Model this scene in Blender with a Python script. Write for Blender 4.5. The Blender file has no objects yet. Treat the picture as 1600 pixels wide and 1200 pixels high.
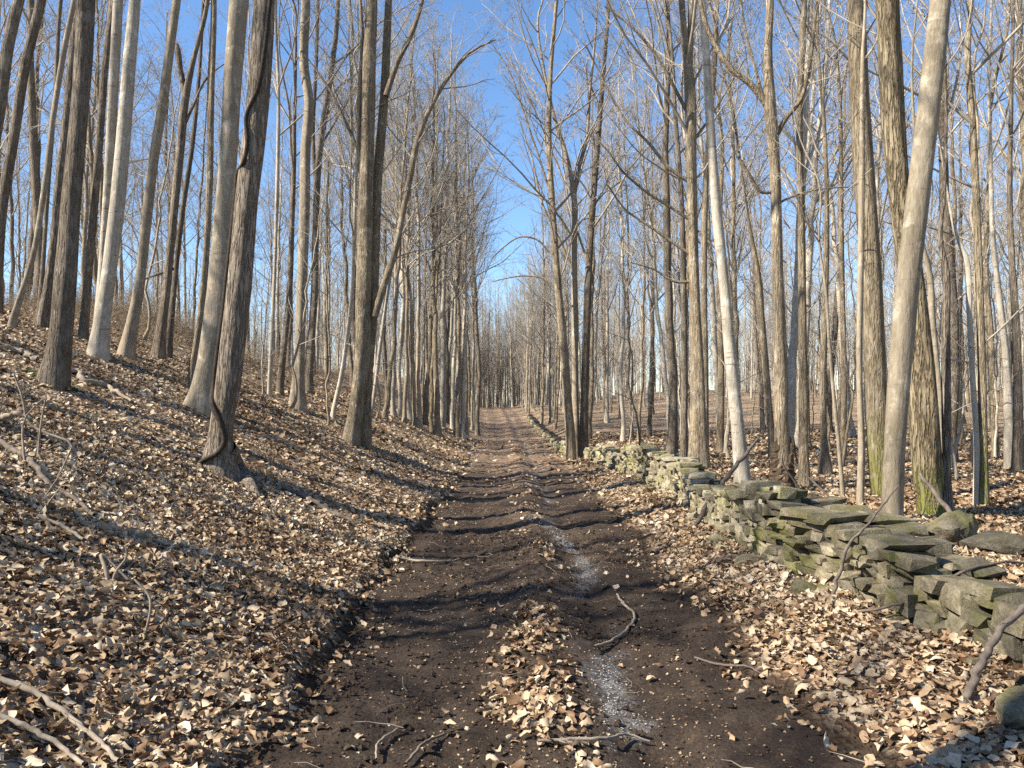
import bpy, bmesh, math
import numpy as np
from mathutils import Vector, Matrix

# ------------------------------------------------------------------ camera, world, sun
scn = bpy.context.scene
COL = scn.collection
F_PX, CX, CY = 1208.0, 800.0, 600.0            # photograph pixels (1600 x 1200)
PITCH = math.radians(1.9)
CAM = np.array([0.0, 0.0, 1.64])
cam_data = bpy.data.cameras.new('camera')
cam_data.sensor_width = 36.0
cam_data.lens = F_PX / 1600.0 * 36.0
cam_data.clip_start = 0.05
cam_data.clip_end = 2000.0
cam = bpy.data.objects.new('camera', cam_data)
COL.objects.link(cam)
cam.location = CAM
cam.rotation_euler = (math.radians(90) + PITCH, 0, 0)
scn.camera = cam

SUN_EL = math.radians(40)
SUN_H = np.array([-0.935, -0.355])              # horizontal direction towards the sun
SUN_H = SUN_H / np.linalg.norm(SUN_H)
SUN_DIR = Vector((SUN_H[0] * math.cos(SUN_EL), SUN_H[1] * math.cos(SUN_EL), math.sin(SUN_EL)))
world = bpy.data.worlds.new('World')
scn.world = world
world.use_nodes = True
wn = world.node_tree
bg = wn.nodes['Background']
sky = wn.nodes.new('ShaderNodeTexSky')
sky.sky_type = 'NISHITA'
sky.sun_disc = False
sky.sun_elevation = SUN_EL
sky.sun_rotation = math.atan2(SUN_H[0], SUN_H[1])
sky.altitude = 200
sky.air_density = 1.0
sky.dust_density = 0.15
sky.ozone_density = 4.0
hs = wn.nodes.new('ShaderNodeHueSaturation')
hs.inputs['Saturation'].default_value = 1.08
wn.links.new(sky.outputs[0], hs.inputs['Color'])
wn.links.new(hs.outputs[0], bg.inputs[0])
bg.inputs[1].default_value = 0.098
sd = bpy.data.lights.new('sun', 'SUN')
sd.energy = 5.0
sd.angle = math.radians(0.53)
sd.color = (1.0, 0.92, 0.79)
sun = bpy.data.objects.new('sun', sd)
COL.objects.link(sun)
sun.location = (-30, -12, 40)
sun.rotation_euler = (-SUN_DIR).to_track_quat('-Z', 'Y').to_euler()
vs = scn.view_settings
vs.view_transform = 'Standard'
vs.look = 'None'
vs.exposure = 1.36
vs.gamma = 1.0
vs.use_curve_mapping = False
scn.cycles.use_denoising = False
scn.cycles.max_bounces = 6
scn.cycles.diffuse_bounces = 3
scn.cycles.glossy_bounces = 2
scn.cycles.transmission_bounces = 2

RNG = np.random.default_rng(7)

# ------------------------------------------------------------------ numpy noise
_T = np.random.default_rng(99).random((256, 256))
def vnoise(x, y):
    x = np.asarray(x, float); y = np.asarray(y, float)
    xi = np.floor(x).astype(int); yi = np.floor(y).astype(int)
    fx = x - xi; fy = y - yi
    fx = fx * fx * (3 - 2 * fx); fy = fy * fy * (3 - 2 * fy)
    a = _T[xi & 255, yi & 255]; b = _T[(xi + 1) & 255, yi & 255]
    c = _T[xi & 255, (yi + 1) & 255]; d = _T[(xi + 1) & 255, (yi + 1) & 255]
    return (a * (1 - fx) + b * fx) * (1 - fy) + (c * (1 - fx) + d * fx) * fy - 0.5
def fbm(x, y, o=4):
    s = 0; a = 1.0
    for i in range(o):
        s = s + a * vnoise(x * 2 ** i + 17.3 * i, y * 2 ** i + 5.1 * i); a *= 0.5
    return s
def sstep(a, b, x):
    t = np.clip((np.asarray(x, float) - a) / (b - a), 0, 1)
    return t * t * (3 - 2 * t)

# ------------------------------------------------------------------ terrain
def road_c(y):
    return 0.12 - 0.0004 * np.maximum(0, np.minimum(y, 140) - 20) ** 2
EDGE_L, EDGE_R = -1.32, 1.42
def edge_l(y): return EDGE_L + 0.22 * vnoise(np.asarray(y) * 0.9, 3.3) + 0.16 * vnoise(np.asarray(y) * 3.1, 9.3)
def edge_r(y): return EDGE_R + 0.26 * vnoise(np.asarray(y) * 0.8, 23.3) + 0.16 * vnoise(np.asarray(y) * 2.7, 39.3)

def terrain(x, y):
    x = np.asarray(x, float); y = np.asarray(y, float)
    u = x - road_c(y)
    z = 1.9 * sstep(40, 92, y) - 0.3 * sstep(92, 200, y)
    el = edge_l(y); er = edge_r(y)
    # left bank
    t = np.maximum(0, el - u)
    bank = 0.43 * (np.sqrt(t * t + 0.5 ** 2) - 0.5)
    top = 4.15 + 0.0 * t
    k = 0.6
    bank = -k * np.log(np.exp(-np.minimum(bank, 30) / k) + np.exp(-top / k)) + k * np.log(1 + np.exp(-top / k))
    bank = bank - 0.02 * np.maximum(0, t - 14)
    bank = np.maximum(bank, -2.0) * (1 - 0.35 * sstep(70, 150, y))
    cut = 0.085 * sstep(0.0, 0.2, t) * (1 - sstep(14, 26, y)) * (0.45 + 1.1 * np.clip(vnoise(y * 1.3, 77.0) + 0.5, 0, 1))
    z = z + np.where(u < el, bank + cut, 0)
    # mound with brush on the left crest
    z = z + 0.95 * np.exp(-(((x + 13.0) / 3.0) ** 2 + ((y - 26) / 5.0) ** 2))
    # right bank, wall terrace and woods
    s = np.maximum(0, u - er)
    rb = 0.10 * sstep(0, 0.9, s) + 0.30 * sstep(1.2, 2.2, s) + 0.95 * sstep(2, 40, s) + 1.6 * sstep(60, 130, y) * sstep(3, 25, s) - 0.004 * np.maximum(0, s - 60)
    rb = rb + 0.05 * sstep(0.0, 0.12, s) * (1 - sstep(10, 20, y))
    z = z + np.where(u > er, np.maximum(rb, -1.5), 0)
    off = sstep(0.05, 0.6, t) + sstep(0.05, 0.6, s)
    z = z + off * (0.12 * fbm(x * 0.35, y * 0.35, 3) + 0.06 * fbm(x * 1.7 + 3, y * 1.7, 3))
    # track: ruts and hump
    inside = (1 - sstep(0, 0.15, t)) * (1 - sstep(0, 0.15, s))
    rut = 0.055 * np.exp(-((u - 0.10) / 0.22) ** 2) - 0.045 * np.exp(-((u + 0.62) / 0.34) ** 2) - 0.06 * np.exp(-((u - 0.58 - 0.12 * vnoise(y * 0.5, 1.0)) / 0.20) ** 2)
    rut = rut + 0.05 * fbm(x * 2.1, y * 1.3, 4) + 0.035 * fbm(x * 7, y * 5, 3) + 0.016 * fbm(x * 23, y * 19, 2)
    z = z + inside * rut
    return z
def T1(x, y): return float(terrain(np.array([x]), np.array([y]))[0])

def ray(px, py):
    X = (px - CX) / F_PX; Z = (CY - py) / F_PX
    return np.array([X, math.cos(PITCH) - Z * math.sin(PITCH), math.sin(PITCH) + Z * math.cos(PITCH)])
def at(px, py, d):
    """point of the ray through a pixel at forward distance d"""
    r = ray(px, py)
    return CAM + r * (d / r[1])
def ground_hit(px, py, dmax=120):
    r = ray(px, py)
    ys = np.concatenate([np.arange(2.5, 30, 0.05), np.arange(30, dmax, 0.3)])
    P = CAM[None] + r[None] * (ys / r[1])[:, None]
    below = P[:, 2] < terrain(P[:, 0], P[:, 1])
    i = int(np.argmax(below)) if below.any() else len(ys) - 1
    return P[i]

# ------------------------------------------------------------------ mesh helpers
def mk_mesh(name, verts, faces, smooth=True, mats=(), attr=None):
    """faces: list of int arrays (n,3) or (n,4)"""
    verts = np.ascontiguousarray(verts, dtype=np.float32)
    if not isinstance(faces, (list, tuple)): faces = [faces]
    faces = [np.asarray(f, dtype=np.int32) for f in faces if len(f)]
    me = bpy.data.meshes.new(name)
    me.vertices.add(len(verts)); me.vertices.foreach_set('co', verts.ravel())
    loops = np.concatenate([f.ravel() for f in faces])
    tot = np.concatenate([np.full(len(f), f.shape[1], np.int32) for f in faces])
    start = np.concatenate([[0], np.cumsum(tot)[:-1]]).astype(np.int32)
    me.loops.add(len(loops)); me.loops.foreach_set('vertex_index', loops)
    me.polygons.add(len(tot)); me.polygons.foreach_set('loop_start', start); me.polygons.foreach_set('loop_total', tot)
    me.polygons.foreach_set('use_smooth', np.full(len(tot), smooth, bool))
    for m in mats: me.materials.append(m)
    if attr is not None:
        for an, av in attr.items():
            a = me.attributes.new(an, 'FLOAT', 'POINT'); a.data.foreach_set('value', np.asarray(av, np.float32))
    me.update(calc_edges=True)
    return me
def obj(name, me, parent=None, loc=None):
    o = bpy.data.objects.new(name, me); COL.objects.link(o)
    if parent is not None: o.parent = parent
    if loc is not None: o.location = loc
    return o
def tag(o, label=None, cat=None, group=None, kind=None):
    if label: o['label'] = label
    if cat: o['category'] = cat
    if group: o['group'] = group
    if kind: o['kind'] = kind
    return o

def tubes(P, R, S, fl=None):
    """P (N,K,3), R (N,K) -> verts, quads"""
    N, K, _ = P.shape
    tg = np.gradient(P, axis=1)
    tg /= np.linalg.norm(tg, axis=2, keepdims=True) + 1e-9
    mean = P[:, -1] - P[:, 0]
    ref = np.zeros((N, 3)); ref[np.arange(N), np.argmin(np.abs(mean), axis=1)] = 1
    u = np.cross(tg, np.repeat(ref[:, None], K, 1)); u /= np.linalg.norm(u, axis=2, keepdims=True) + 1e-9
    v = np.cross(tg, u)
    a = np.arange(S) * 2 * np.pi / S
    Rr = R[:, :, None] if fl is None else R[:, :, None] * fl
    V = P[:, :, None, :] + (Rr * np.cos(a))[..., None] * u[:, :, None] + (Rr * np.sin(a))[..., None] * v[:, :, None]
    idx = np.arange(N * K * S).reshape(N, K, S)
    nx = np.roll(idx, -1, axis=2)
    q = np.stack([idx[:, :-1], nx[:, :-1], nx[:, 1:], idx[:, 1:]], -1).reshape(-1, 4)
    return V.reshape(-1, 3), q
def join(parts):
    vs_, qs, n = [], [], 0
    for v, q in parts:
        vs_.append(v); qs.append(q + n); n += len(v)
    return np.concatenate(vs_), np.concatenate(qs)

def interp(P, R, i, t):
    K = P.shape[1]; f = np.clip(t, 0, 0.9999) * (K - 1); k = f.astype(int); w = (f - k)
    p = P[i, k] * (1 - w)[:, None] + P[i, k + 1] * w[:, None]
    r = R[i, k] * (1 - w) + R[i, k + 1] * w
    tg = P[i, k + 1] - P[i, k]; tg /= np.linalg.norm(tg, axis=1, keepdims=True) + 1e-9
    return p, r, tg
def grow(P, R, nper, t0, t1, ang, lenf, K, up, wob, rng, rk=0.012, rmax=0.55, tip=0.3, taper_t=0.55, rmin=0.003):
    N = P.shape[0]
    plen = np.linalg.norm(np.diff(P, axis=1), axis=2).sum(1)
    i = np.repeat(np.arange(N), nper)
    t = (np.tile(np.arange(nper), N) + rng.random(N * nper)) / nper * (t1 - t0) + t0
    p, r, tg = interp(P, R, i, t)
    az = np.tile(np.arange(nper) * 2.4, N) + rng.normal(0, 0.6, N * nper) + np.repeat(rng.random(N) * 6.28, nper)
    ref = np.where(np.abs(tg[:, 2:3]) > 0.9, np.array([[1., 0, 0]]), np.array([[0, 0, 1.]]))
    a_ = np.cross(tg, ref); a_ /= np.linalg.norm(a_, axis=1, keepdims=True) + 1e-9
    b_ = np.cross(tg, a_)
    per = np.cos(az)[:, None] * a_ + np.sin(az)[:, None] * b_
    an = np.clip(rng.normal(ang[0], ang[1], len(i)), 0.12, 1.6)
    d = np.cos(an)[:, None] * tg + np.sin(an)[:, None] * per
    L = lenf * plen[i] * (1 - taper_t * (t - t0) / max(1e-3, t1 - t0)) * rng.uniform(0.6, 1.25, len(i))
    C = np.zeros((len(i), K, 3)); C[:, 0] = p
    for k in range(1, K):
        d = d + rng.normal(0, wob, d.shape); d[:, 2] += up / K
        d /= np.linalg.norm(d, axis=1, keepdims=True) + 1e-9
        C[:, k] = C[:, k - 1] + d * (L / (K - 1))[:, None]
    r0 = np.clip(np.minimum(r * rmax, rk * L), rmin, None)
    RR = r0[:, None] * np.linspace(1, tip, K)[None]
    return C, RR
def resample(pts, n):
    pts = np.asarray(pts, float); s = np.concatenate([[0], np.cumsum(np.linalg.norm(np.diff(pts[:, :3], axis=0), axis=1))])
    # smooth catmull-like by cubic interpolation of each column on a fine chord parameter
    t = np.linspace(0, s[-1], n)
    m = np.zeros_like(pts)
    ds = np.diff(s)[:, None]; sl = np.diff(pts, axis=0) / np.maximum(ds, 1e-6)
    m[0] = sl[0]; m[-1] = sl[-1]
    if len(pts) > 2: m[1:-1] = (sl[:-1] * ds[1:] + sl[1:] * ds[:-1]) / (ds[1:] + ds[:-1])
    k = np.clip(np.searchsorted(s, t, side='right') - 1, 0, len(s) - 2)
    h = (s[k + 1] - s[k]); w = ((t - s[k]) / h)[:, None]; h = h[:, None]
    return ((2 * w ** 3 - 3 * w ** 2 + 1) * pts[k] + (w ** 3 - 2 * w ** 2 + w) * h * m[k]
            + (-2 * w ** 3 + 3 * w ** 2) * pts[k + 1] + (w ** 3 - w ** 2) * h * m[k + 1])

# ------------------------------------------------------------------ materials
def new_mat(name, rough=0.9, spec=0.2):
    m = bpy.data.materials.new(name); m.use_nodes = True
    nt = m.node_tree; b = nt.nodes['Principled BSDF']
    b.inputs['Roughness'].default_value = rough
    b.inputs['Specular IOR Level'].default_value = spec
    return m, nt, b
def nd(nt, typ, **kw):
    n = nt.nodes.new(typ)
    for k, v in kw.items():
        if k in n.inputs: n.inputs[k].default_value = v
        else: setattr(n, k, v)
    return n
def ramp(nt, stops, interp_='LINEAR'):
    r = nt.nodes.new('ShaderNodeValToRGB'); r.color_ramp.interpolation = interp_
    el = r.color_ramp.elements
    while len(el) < len(stops): el.new(0.5)
    for e, (p, c) in zip(el, stops):
        e.position = p; e.color = (*c, 1) if len(c) == 3 else c
    return r
def mapping(nt, scale, coord='Object'):
    tc = nt.nodes.new('ShaderNodeTexCoord'); mp = nt.nodes.new('ShaderNodeMapping')
    mp.inputs['Scale'].default_value = scale
    nt.links.new(tc.outputs[coord], mp.inputs['Vector']); return mp
def noise(nt, vec, scale, detail=4, rough=0.6):
    n = nd(nt, 'ShaderNodeTexNoise', Scale=scale, Detail=detail, Roughness=rough)
    if vec is not None: nt.links.new(vec, n.inputs['Vector'])
    return n
def mixc(nt, fac, a, b, mode='MIX'):
    m = nt.nodes.new('ShaderNodeMix'); m.data_type = 'RGBA'; m.blend_type = mode
    for key, v in (('Factor', fac), ('A', a), ('B', b)):
        s = [q for q in m.inputs if q.name == key and (q.type == ('VALUE' if key == 'Factor' else 'RGBA'))][0]
        if isinstance(v, (int, float)): s.default_value = v
        elif isinstance(v, tuple): s.default_value = (*v, 1)
        else: nt.links.new(v, s)
    return [q for q in m.outputs if q.type == 'RGBA'][0]
def bump(nt, b, height, strength, dist):
    bp = nd(nt, 'ShaderNodeBump', Strength=strength, Distance=dist)
    nt.links.new(height, bp.inputs['Height']); nt.links.new(bp.outputs[0], b.inputs['Normal']); return bp

def bark(name, dark, light, furrow=0.0, patch=None, lines=0.0, moss=0.0, relief=0.02):
    m, nt, b = new_mat(name, 0.92, 0.12)
    L = nt.links
    mpf = mapping(nt, (1, 1, 0.20)); mps = mapping(nt, (1, 1, 0.45)); mph = mapping(nt, (1, 1, 7.0))
    fine = noise(nt, mpf.outputs[0], 34, 6, 0.65)
    broad = noise(nt, mps.outputs[0], 3.2, 5, 0.62)
    r1 = ramp(nt, [(0.30, dark), (0.72, light)]); L.new(broad.outputs[0], r1.inputs[0])
    col = r1.outputs[0]
    g = ramp(nt, [(0.32, (0.45, 0.43, 0.42)), (0.62, (1.1, 1.1, 1.1))]); L.new(fine.outputs[0], g.inputs[0])
    col = mixc(nt, 0.55 + 0.4 * furrow, col, g.outputs[0], 'MULTIPLY')
    height = fine.outputs[0]
    if furrow:
        mpl = mapping(nt, (1, 1, 0.11))
        dn = noise(nt, mpl.outputs[0], 21, 3, 0.55)
        ab = nt.nodes.new('ShaderNodeMath'); ab.operation = 'SUBTRACT'; ab.inputs[1].default_value = 0.5; L.new(dn.outputs[0], ab.inputs[0])
        a2 = nt.nodes.new('ShaderNodeMath'); a2.operation = 'ABSOLUTE'; L.new(ab.outputs[0], a2.inputs[0])
        rv = ramp(nt, [(0.0, (0.30, 0.27, 0.25)), (0.07, (1, 1, 1))]); L.new(a2.outputs[0], rv.inputs[0])
        col = mixc(nt, furrow, col, rv.outputs[0], 'MULTIPLY')
        ad = nt.nodes.new('ShaderNodeMath'); ad.operation = 'MULTIPLY_ADD'; ad.inputs[1].default_value = 0.5
        rb = ramp(nt, [(0, (0, 0, 0)), (0.09, (1, 1, 1))]); L.new(a2.outputs[0], rb.inputs[0])
        L.new(fine.outputs[0], ad.inputs[0]); L.new(rb.outputs[0], ad.inputs[2]); height = ad.outputs[0]
    if patch:
        pn = noise(nt, mapping(nt, (1, 1, 0.7)).outputs[0], 5.5, 6, 0.7)
        pr = ramp(nt, [(0.54, (0, 0, 0)), (0.66, (1, 1, 1))]); L.new(pn.outputs[0], pr.inputs[0])
        col = mixc(nt, pr.outputs[0], col, patch)
    if lines:
        hn = noise(nt, mph.outputs[0], 2.6, 3, 0.7)
        hr = ramp(nt, [(0.60, (1, 1, 1)), (0.70, (0.4, 0.37, 0.34))]); L.new(hn.outputs[0], hr.inputs[0])
        col = mixc(nt, lines, col, hr.outputs[0], 'MULTIPLY')
    if moss:
        tc = nt.nodes.new('ShaderNodeTexCoord'); sx = nt.nodes.new('ShaderNodeSeparateXYZ'); L.new(tc.outputs['Object'], sx.inputs[0])
        mr = nd(nt, 'ShaderNodeMapRange'); mr.inputs['From Min'].default_value = 0.15; mr.inputs['From Max'].default_value = moss
        mr.inputs['To Min'].default_value = 1; mr.inputs['To Max'].default_value = 0; L.new(sx.outputs['Z'], mr.inputs['Value'])
        mn = noise(nt, None, 7, 4); L.new(tc.outputs['Object'], mn.inputs['Vector'])
        mm = nt.nodes.new('ShaderNodeMath'); mm.operation = 'MULTIPLY'; L.new(mr.outputs[0], mm.inputs[0])
        mrp = ramp(nt, [(0.30, (0, 0, 0)), (0.60, (1, 1, 1))]); L.new(mn.outputs[0], mrp.inputs[0]); L.new(mrp.outputs[0], mm.inputs[1])
        col = mixc(nt, mm.outputs[0], col, (0.16, 0.17, 0.035))
    oi = nt.nodes.new('ShaderNodeObjectInfo')
    vr = ramp(nt, [(0, (0.8, 0.79, 0.78)), (1, (1.12, 1.1, 1.06))]); L.new(oi.outputs['Random'], vr.inputs[0])
    col = mixc(nt, 1.0, col, vr.outputs[0], 'MULTIPLY')
    L.new(col, b.inputs['Base Color'])
    bump(nt, b, height, 0.9, relief)
    return m
BARK = {
    'brown': bark('bark_brown_furrowed', (0.20, 0.165, 0.128), (0.35, 0.30, 0.24), furrow=0.55, relief=0.03),
    'oak': bark('bark_oak_furrowed', (0.19, 0.155, 0.10), (0.33, 0.275, 0.185), furrow=0.7, relief=0.035, moss=0.7),
    'dark': bark('bark_dark', (0.135, 0.110, 0.084), (0.26, 0.22, 0.172), furrow=0.25, patch=(0.26, 0.225, 0.18), relief=0.018),
    'grey': bark('bark_grey_smooth', (0.215, 0.180, 0.133), (0.38, 0.325, 0.245), patch=(0.43, 0.38, 0.30), lines=0.6, relief=0.012),
    'greytan': bark('bark_grey_tan_smooth', (0.165, 0.138, 0.100), (0.29, 0.25, 0.188), patch=(0.33, 0.295, 0.232), lines=0.45, relief=0.014),
    'pale': bark('bark_pale_smooth', (0.33, 0.295, 0.235), (0.50, 0.455, 0.38), patch=(0.58, 0.54, 0.465), lines=0.8, relief=0.010),
    'tan': bark('bark_tan', (0.20, 0.160, 0.110), (0.36, 0.30, 0.215), furrow=0.2, patch=(0.40, 0.35, 0.27), relief=0.02),
    'mossy': bark('bark_tan_mossy_foot', (0.21, 0.170, 0.115), (0.34, 0.285, 0.20), furrow=0.25, patch=(0.34, 0.30, 0.22), moss=1.3, relief=0.02),
}
def plain(name, c1, c2, scale=8, rough=0.9):
    m, nt, b = new_mat(name, rough, 0.15)
    n = noise(nt, mapping(nt, (1, 1, 1)).outputs[0], scale, 4)
    r = ramp(nt, [(0.3, c1), (0.7, c2)]); nt.links.new(n.outputs[0], r.inputs[0]); nt.links.new(r.outputs[0], b.inputs['Base Color'])
    bump(nt, b, n.outputs[0], 0.5, 0.01)
    return m
M_TWIG = plain('twig_bark', (0.20, 0.168, 0.13), (0.38, 0.335, 0.275), 3)
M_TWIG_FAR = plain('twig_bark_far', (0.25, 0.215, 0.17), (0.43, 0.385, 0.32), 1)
M_BRUSH = plain('brush_bark', (0.13, 0.098, 0.066), (0.28, 0.22, 0.155), 2)
M_STICK = plain('dead_stick_bark', (0.07, 0.055, 0.045), (0.17, 0.14, 0.115), 14)
M_STICK_PALE = plain('dead_stick_pale', (0.17, 0.135, 0.10), (0.32, 0.27, 0.21), 14)
M_VINE = plain('vine_bark', (0.022, 0.017, 0.013), (0.06, 0.047, 0.036), 30)
M_ROT = plain('rotten_wood', (0.03, 0.02, 0.014), (0.12, 0.085, 0.055), 12)

# leaves: colour from a per-leaf random attribute
def leaf_mat():
    m, nt, b = new_mat('dry_leaf', 0.62, 0.25)
    a = nt.nodes.new('ShaderNodeAttribute'); a.attribute_name = 'rnd'
    r = ramp(nt, [(0.0, (0.05, 0.03, 0.018)), (0.16, (0.15, 0.085, 0.045)), (0.34, (0.27, 0.175, 0.10)), (0.52, (0.38, 0.275, 0.17)),
                  (0.72, (0.48, 0.375, 0.25)), (0.90, (0.57, 0.47, 0.34)), (1.0, (0.64, 0.56, 0.43))])
    nt.links.new(a.outputs['Fac'], r.inputs[0])
    n = noise(nt, mapping(nt, (1, 1, 1)).outputs[0], 60, 3)
    g = ramp(nt, [(0.3, (0.72, 0.70, 0.68)), (0.7, (1.08, 1.08, 1.08))]); nt.links.new(n.outputs[0], g.inputs[0])
    c = mixc(nt, 1.0, r.outputs[0], g.outputs[0], 'MULTIPLY')
    nt.links.new(c, b.inputs['Base Color'])
    tr = nt.nodes.new('ShaderNodeBsdfTranslucent'); nt.links.new(c, tr.inputs[0])
    mx = nt.nodes.new('ShaderNodeMixShader'); mx.inputs[0].default_value = 0.18
    nt.links.new(b.outputs[0], mx.inputs[1]); nt.links.new(tr.outputs[0], mx.inputs[2])
    nt.links.new(mx.outputs[0], nt.nodes['Material Output'].inputs[0])
    bump(nt, b, n.outputs[0], 0.3, 0.004)
    return m
M_LEAF = leaf_mat()
def one_leaf_mat():
    m, nt, b = new_mat('dry_leaf_single', 0.62, 0.25)
    oi = nt.nodes.new('ShaderNodeObjectInfo')
    r = ramp(nt, [(0.0, (0.22, 0.12, 0.06)), (0.3, (0.34, 0.23, 0.135)), (0.7, (0.46, 0.355, 0.235)), (1.0, (0.57, 0.47, 0.34))])
    nt.links.new(oi.outputs['Random'], r.inputs[0])
    n = noise(nt, mapping(nt, (1, 1, 1)).outputs[0], 60, 3)
    g = ramp(nt, [(0.3, (0.72, 0.70, 0.68)), (0.7, (1.08, 1.08, 1.08))]); nt.links.new(n.outputs[0], g.inputs[0])
    nt.links.new(mixc(nt, 1.0, r.outputs[0], g.outputs[0], 'MULTIPLY'), b.inputs['Base Color'])
    return m
M_LEAF1 = one_leaf_mat()

def floor_mat():
    m, nt, b = new_mat('forest_floor_litter', 0.95, 0.1); L = nt.links
    mp = mapping(nt, (1, 1, 1))
    wn_ = noise(nt, mp.outputs[0], 9, 3)
    va = nt.nodes.new('ShaderNodeVectorMath'); va.operation = 'SCALE'; va.inputs['Scale'].default_value = 0.09
    vb = nt.nodes.new('ShaderNodeVectorMath'); vb.operation = 'ADD'
    L.new(wn_.outputs['Color'], va.inputs[0]); L.new(mp.outputs[0], vb.inputs[0]); L.new(va.outputs[0], vb.inputs[1])
    vo = nd(nt, 'ShaderNodeTexVoronoi', Scale=21.0); L.new(vb.outputs[0], vo.inputs['Vector'])
    sep = nt.nodes.new('ShaderNodeSeparateColor'); L.new(vo.outputs['Color'], sep.inputs[0])
    r = ramp(nt, [(0.0, (0.05, 0.032, 0.02)), (0.25, (0.16, 0.10, 0.06)), (0.5, (0.30, 0.21, 0.135)), (0.75, (0.43, 0.34, 0.24)), (1.0, (0.56, 0.48, 0.37))])
    L.new(sep.outputs[0], r.inputs[0])
    big = noise(nt, mp.outputs[0], 0.7, 4)
    br = ramp(nt, [(0.3, (0.62, 0.58, 0.55)), (0.7, (1.1, 1.08, 1.05))]); L.new(big.outputs[0], br.inputs[0])
    c = mixc(nt, 1.0, r.outputs[0], br.outputs[0], 'MULTIPLY')
    # bare dark soil where the attribute says so (cut bank edge)
    a = nt.nodes.new('ShaderNodeAttribute'); a.attribute_name = 'soil'
    c = mixc(nt, a.outputs['Fac'], c, (0.040, 0.027, 0.018))
    L.new(c, b.inputs['Base Color'])
    bump(nt, b, vo.outputs['Distance'], 1.0, 0.05)
    return m
def track_mat():
    m, nt, b = new_mat('dark_track_soil', 0.9, 0.2); L = nt.links
    mp = mapping(nt, (1, 1, 1))
    n1 = noise(nt, mp.outputs[0], 2.2, 6, 0.65); n2 = noise(nt, mp.outputs[0], 45, 5, 0.7)
    r = ramp(nt, [(0.32, (0.026, 0.018, 0.013)), (0.55, (0.050, 0.036, 0.026)), (0.75, (0.088, 0.066, 0.048))]); L.new(n1.outputs[0], r.inputs[0])
    g = ramp(nt, [(0.35, (0.42, 0.40, 0.38)), (0.66, (1.45, 1.4, 1.35))]); L.new(n2.outputs[0], g.inputs[0])
    c = mixc(nt, 0.85, r.outputs[0], g.outputs[0], 'MULTIPLY')
    # farther along the track the soil is covered with crushed leaves
    a = nt.nodes.new('ShaderNodeAttribute'); a.attribute_name = 'crushed'
    vo = nd(nt, 'ShaderNodeTexVoronoi', Scale=24.0); L.new(mp.outputs[0], vo.inputs['Vector'])
    sep = nt.nodes.new('ShaderNodeSeparateColor'); L.new(vo.outputs['Color'], sep.inputs[0])
    r2 = ramp(nt, [(0.0, (0.05, 0.032, 0.02)), (0.5, (0.17, 0.11, 0.07)), (1.0, (0.36, 0.27, 0.19))]); L.new(sep.outputs[1], r2.inputs[0])
    c = mixc(nt, a.outputs['Fac'], c, r2.outputs[0])
    ag = nt.nodes.new('ShaderNodeAttribute'); ag.attribute_name = 'gravel'
    vg = nd(nt, 'ShaderNodeTexVoronoi', Scale=70.0); L.new(mp.outputs[0], vg.inputs['Vector'])
    sg = nt.nodes.new('ShaderNodeSeparateColor'); L.new(vg.outputs['Color'], sg.inputs[0])
    r3 = ramp(nt, [(0.0, (0.07, 0.065, 0.06)), (0.6, (0.20, 0.195, 0.19)), (1.0, (0.40, 0.39, 0.38))]); L.new(sg.outputs[0], r3.inputs[0])
    c = mixc(nt, ag.outputs['Fac'], c, r3.outputs[0])
    L.new(c, b.inputs['Base Color'])
    bump(nt, b, n2.outputs[0], 1.0, 0.025)
    return m
M_FLOOR, M_TRACK = floor_mat(), track_mat()

def stone_mat():
    m, nt, b = new_mat('wall_stone', 0.93, 0.15); L = nt.links
    mp = mapping(nt, (1, 1, 1)); oi = nt.nodes.new('ShaderNodeObjectInfo')
    vadd = nt.nodes.new('ShaderNodeVectorMath'); vadd.operation = 'ADD'
    geo = nt.nodes.new('ShaderNodeNewGeometry')
    n1 = noise(nt, geo.outputs['Position'], 5, 6, 0.65); n2 = noise(nt, geo.outputs['Position'], 38, 5, 0.7); n3 = noise(nt, geo.outputs['Position'], 3.1, 5, 0.7)
    r = ramp(nt, [(0.28, (0.065, 0.057, 0.040)), (0.5, (0.155, 0.137, 0.098)), (0.75, (0.285, 0.255, 0.19))]); L.new(n1.outputs[0], r.inputs[0])
    g = ramp(nt, [(0.3, (0.5, 0.5, 0.5)), (0.7, (1.25, 1.25, 1.25))]); L.new(n2.outputs[0], g.inputs[0])
    c = mixc(nt, 0.8, r.outputs[0], g.outputs[0], 'MULTIPLY')
    mo = ramp(nt, [(0.48, (0, 0, 0)), (0.64, (0.85, 0.85, 0.85))]); L.new(n3.outputs[0], mo.inputs[0])
    c = mixc(nt, mo.outputs[0], c, (0.105, 0.105, 0.035))
    v = ramp(nt, [(0, (0.62, 0.62, 0.64)), (0.5, (1.0, 0.98, 0.94)), (0.93, (1.25, 1.2, 1.1)), (1, (2.0, 1.95, 1.9))]); L.new(oi.outputs['Random'], v.inputs[0])
    c = mixc(nt, 1.0, c, v.outputs[0], 'MULTIPLY')
    L.new(c, b.inputs['Base Color']); bump(nt, b, n2.outputs[0], 0.9, 0.02)
    return m
M_STONE = stone_mat()
M_GRAVEL = plain('grey_gravel', (0.14, 0.135, 0.13), (0.42, 0.41, 0.40), 60)
M_MOSS = plain('green_moss', (0.03, 0.045, 0.012), (0.09, 0.12, 0.03), 30)

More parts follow.
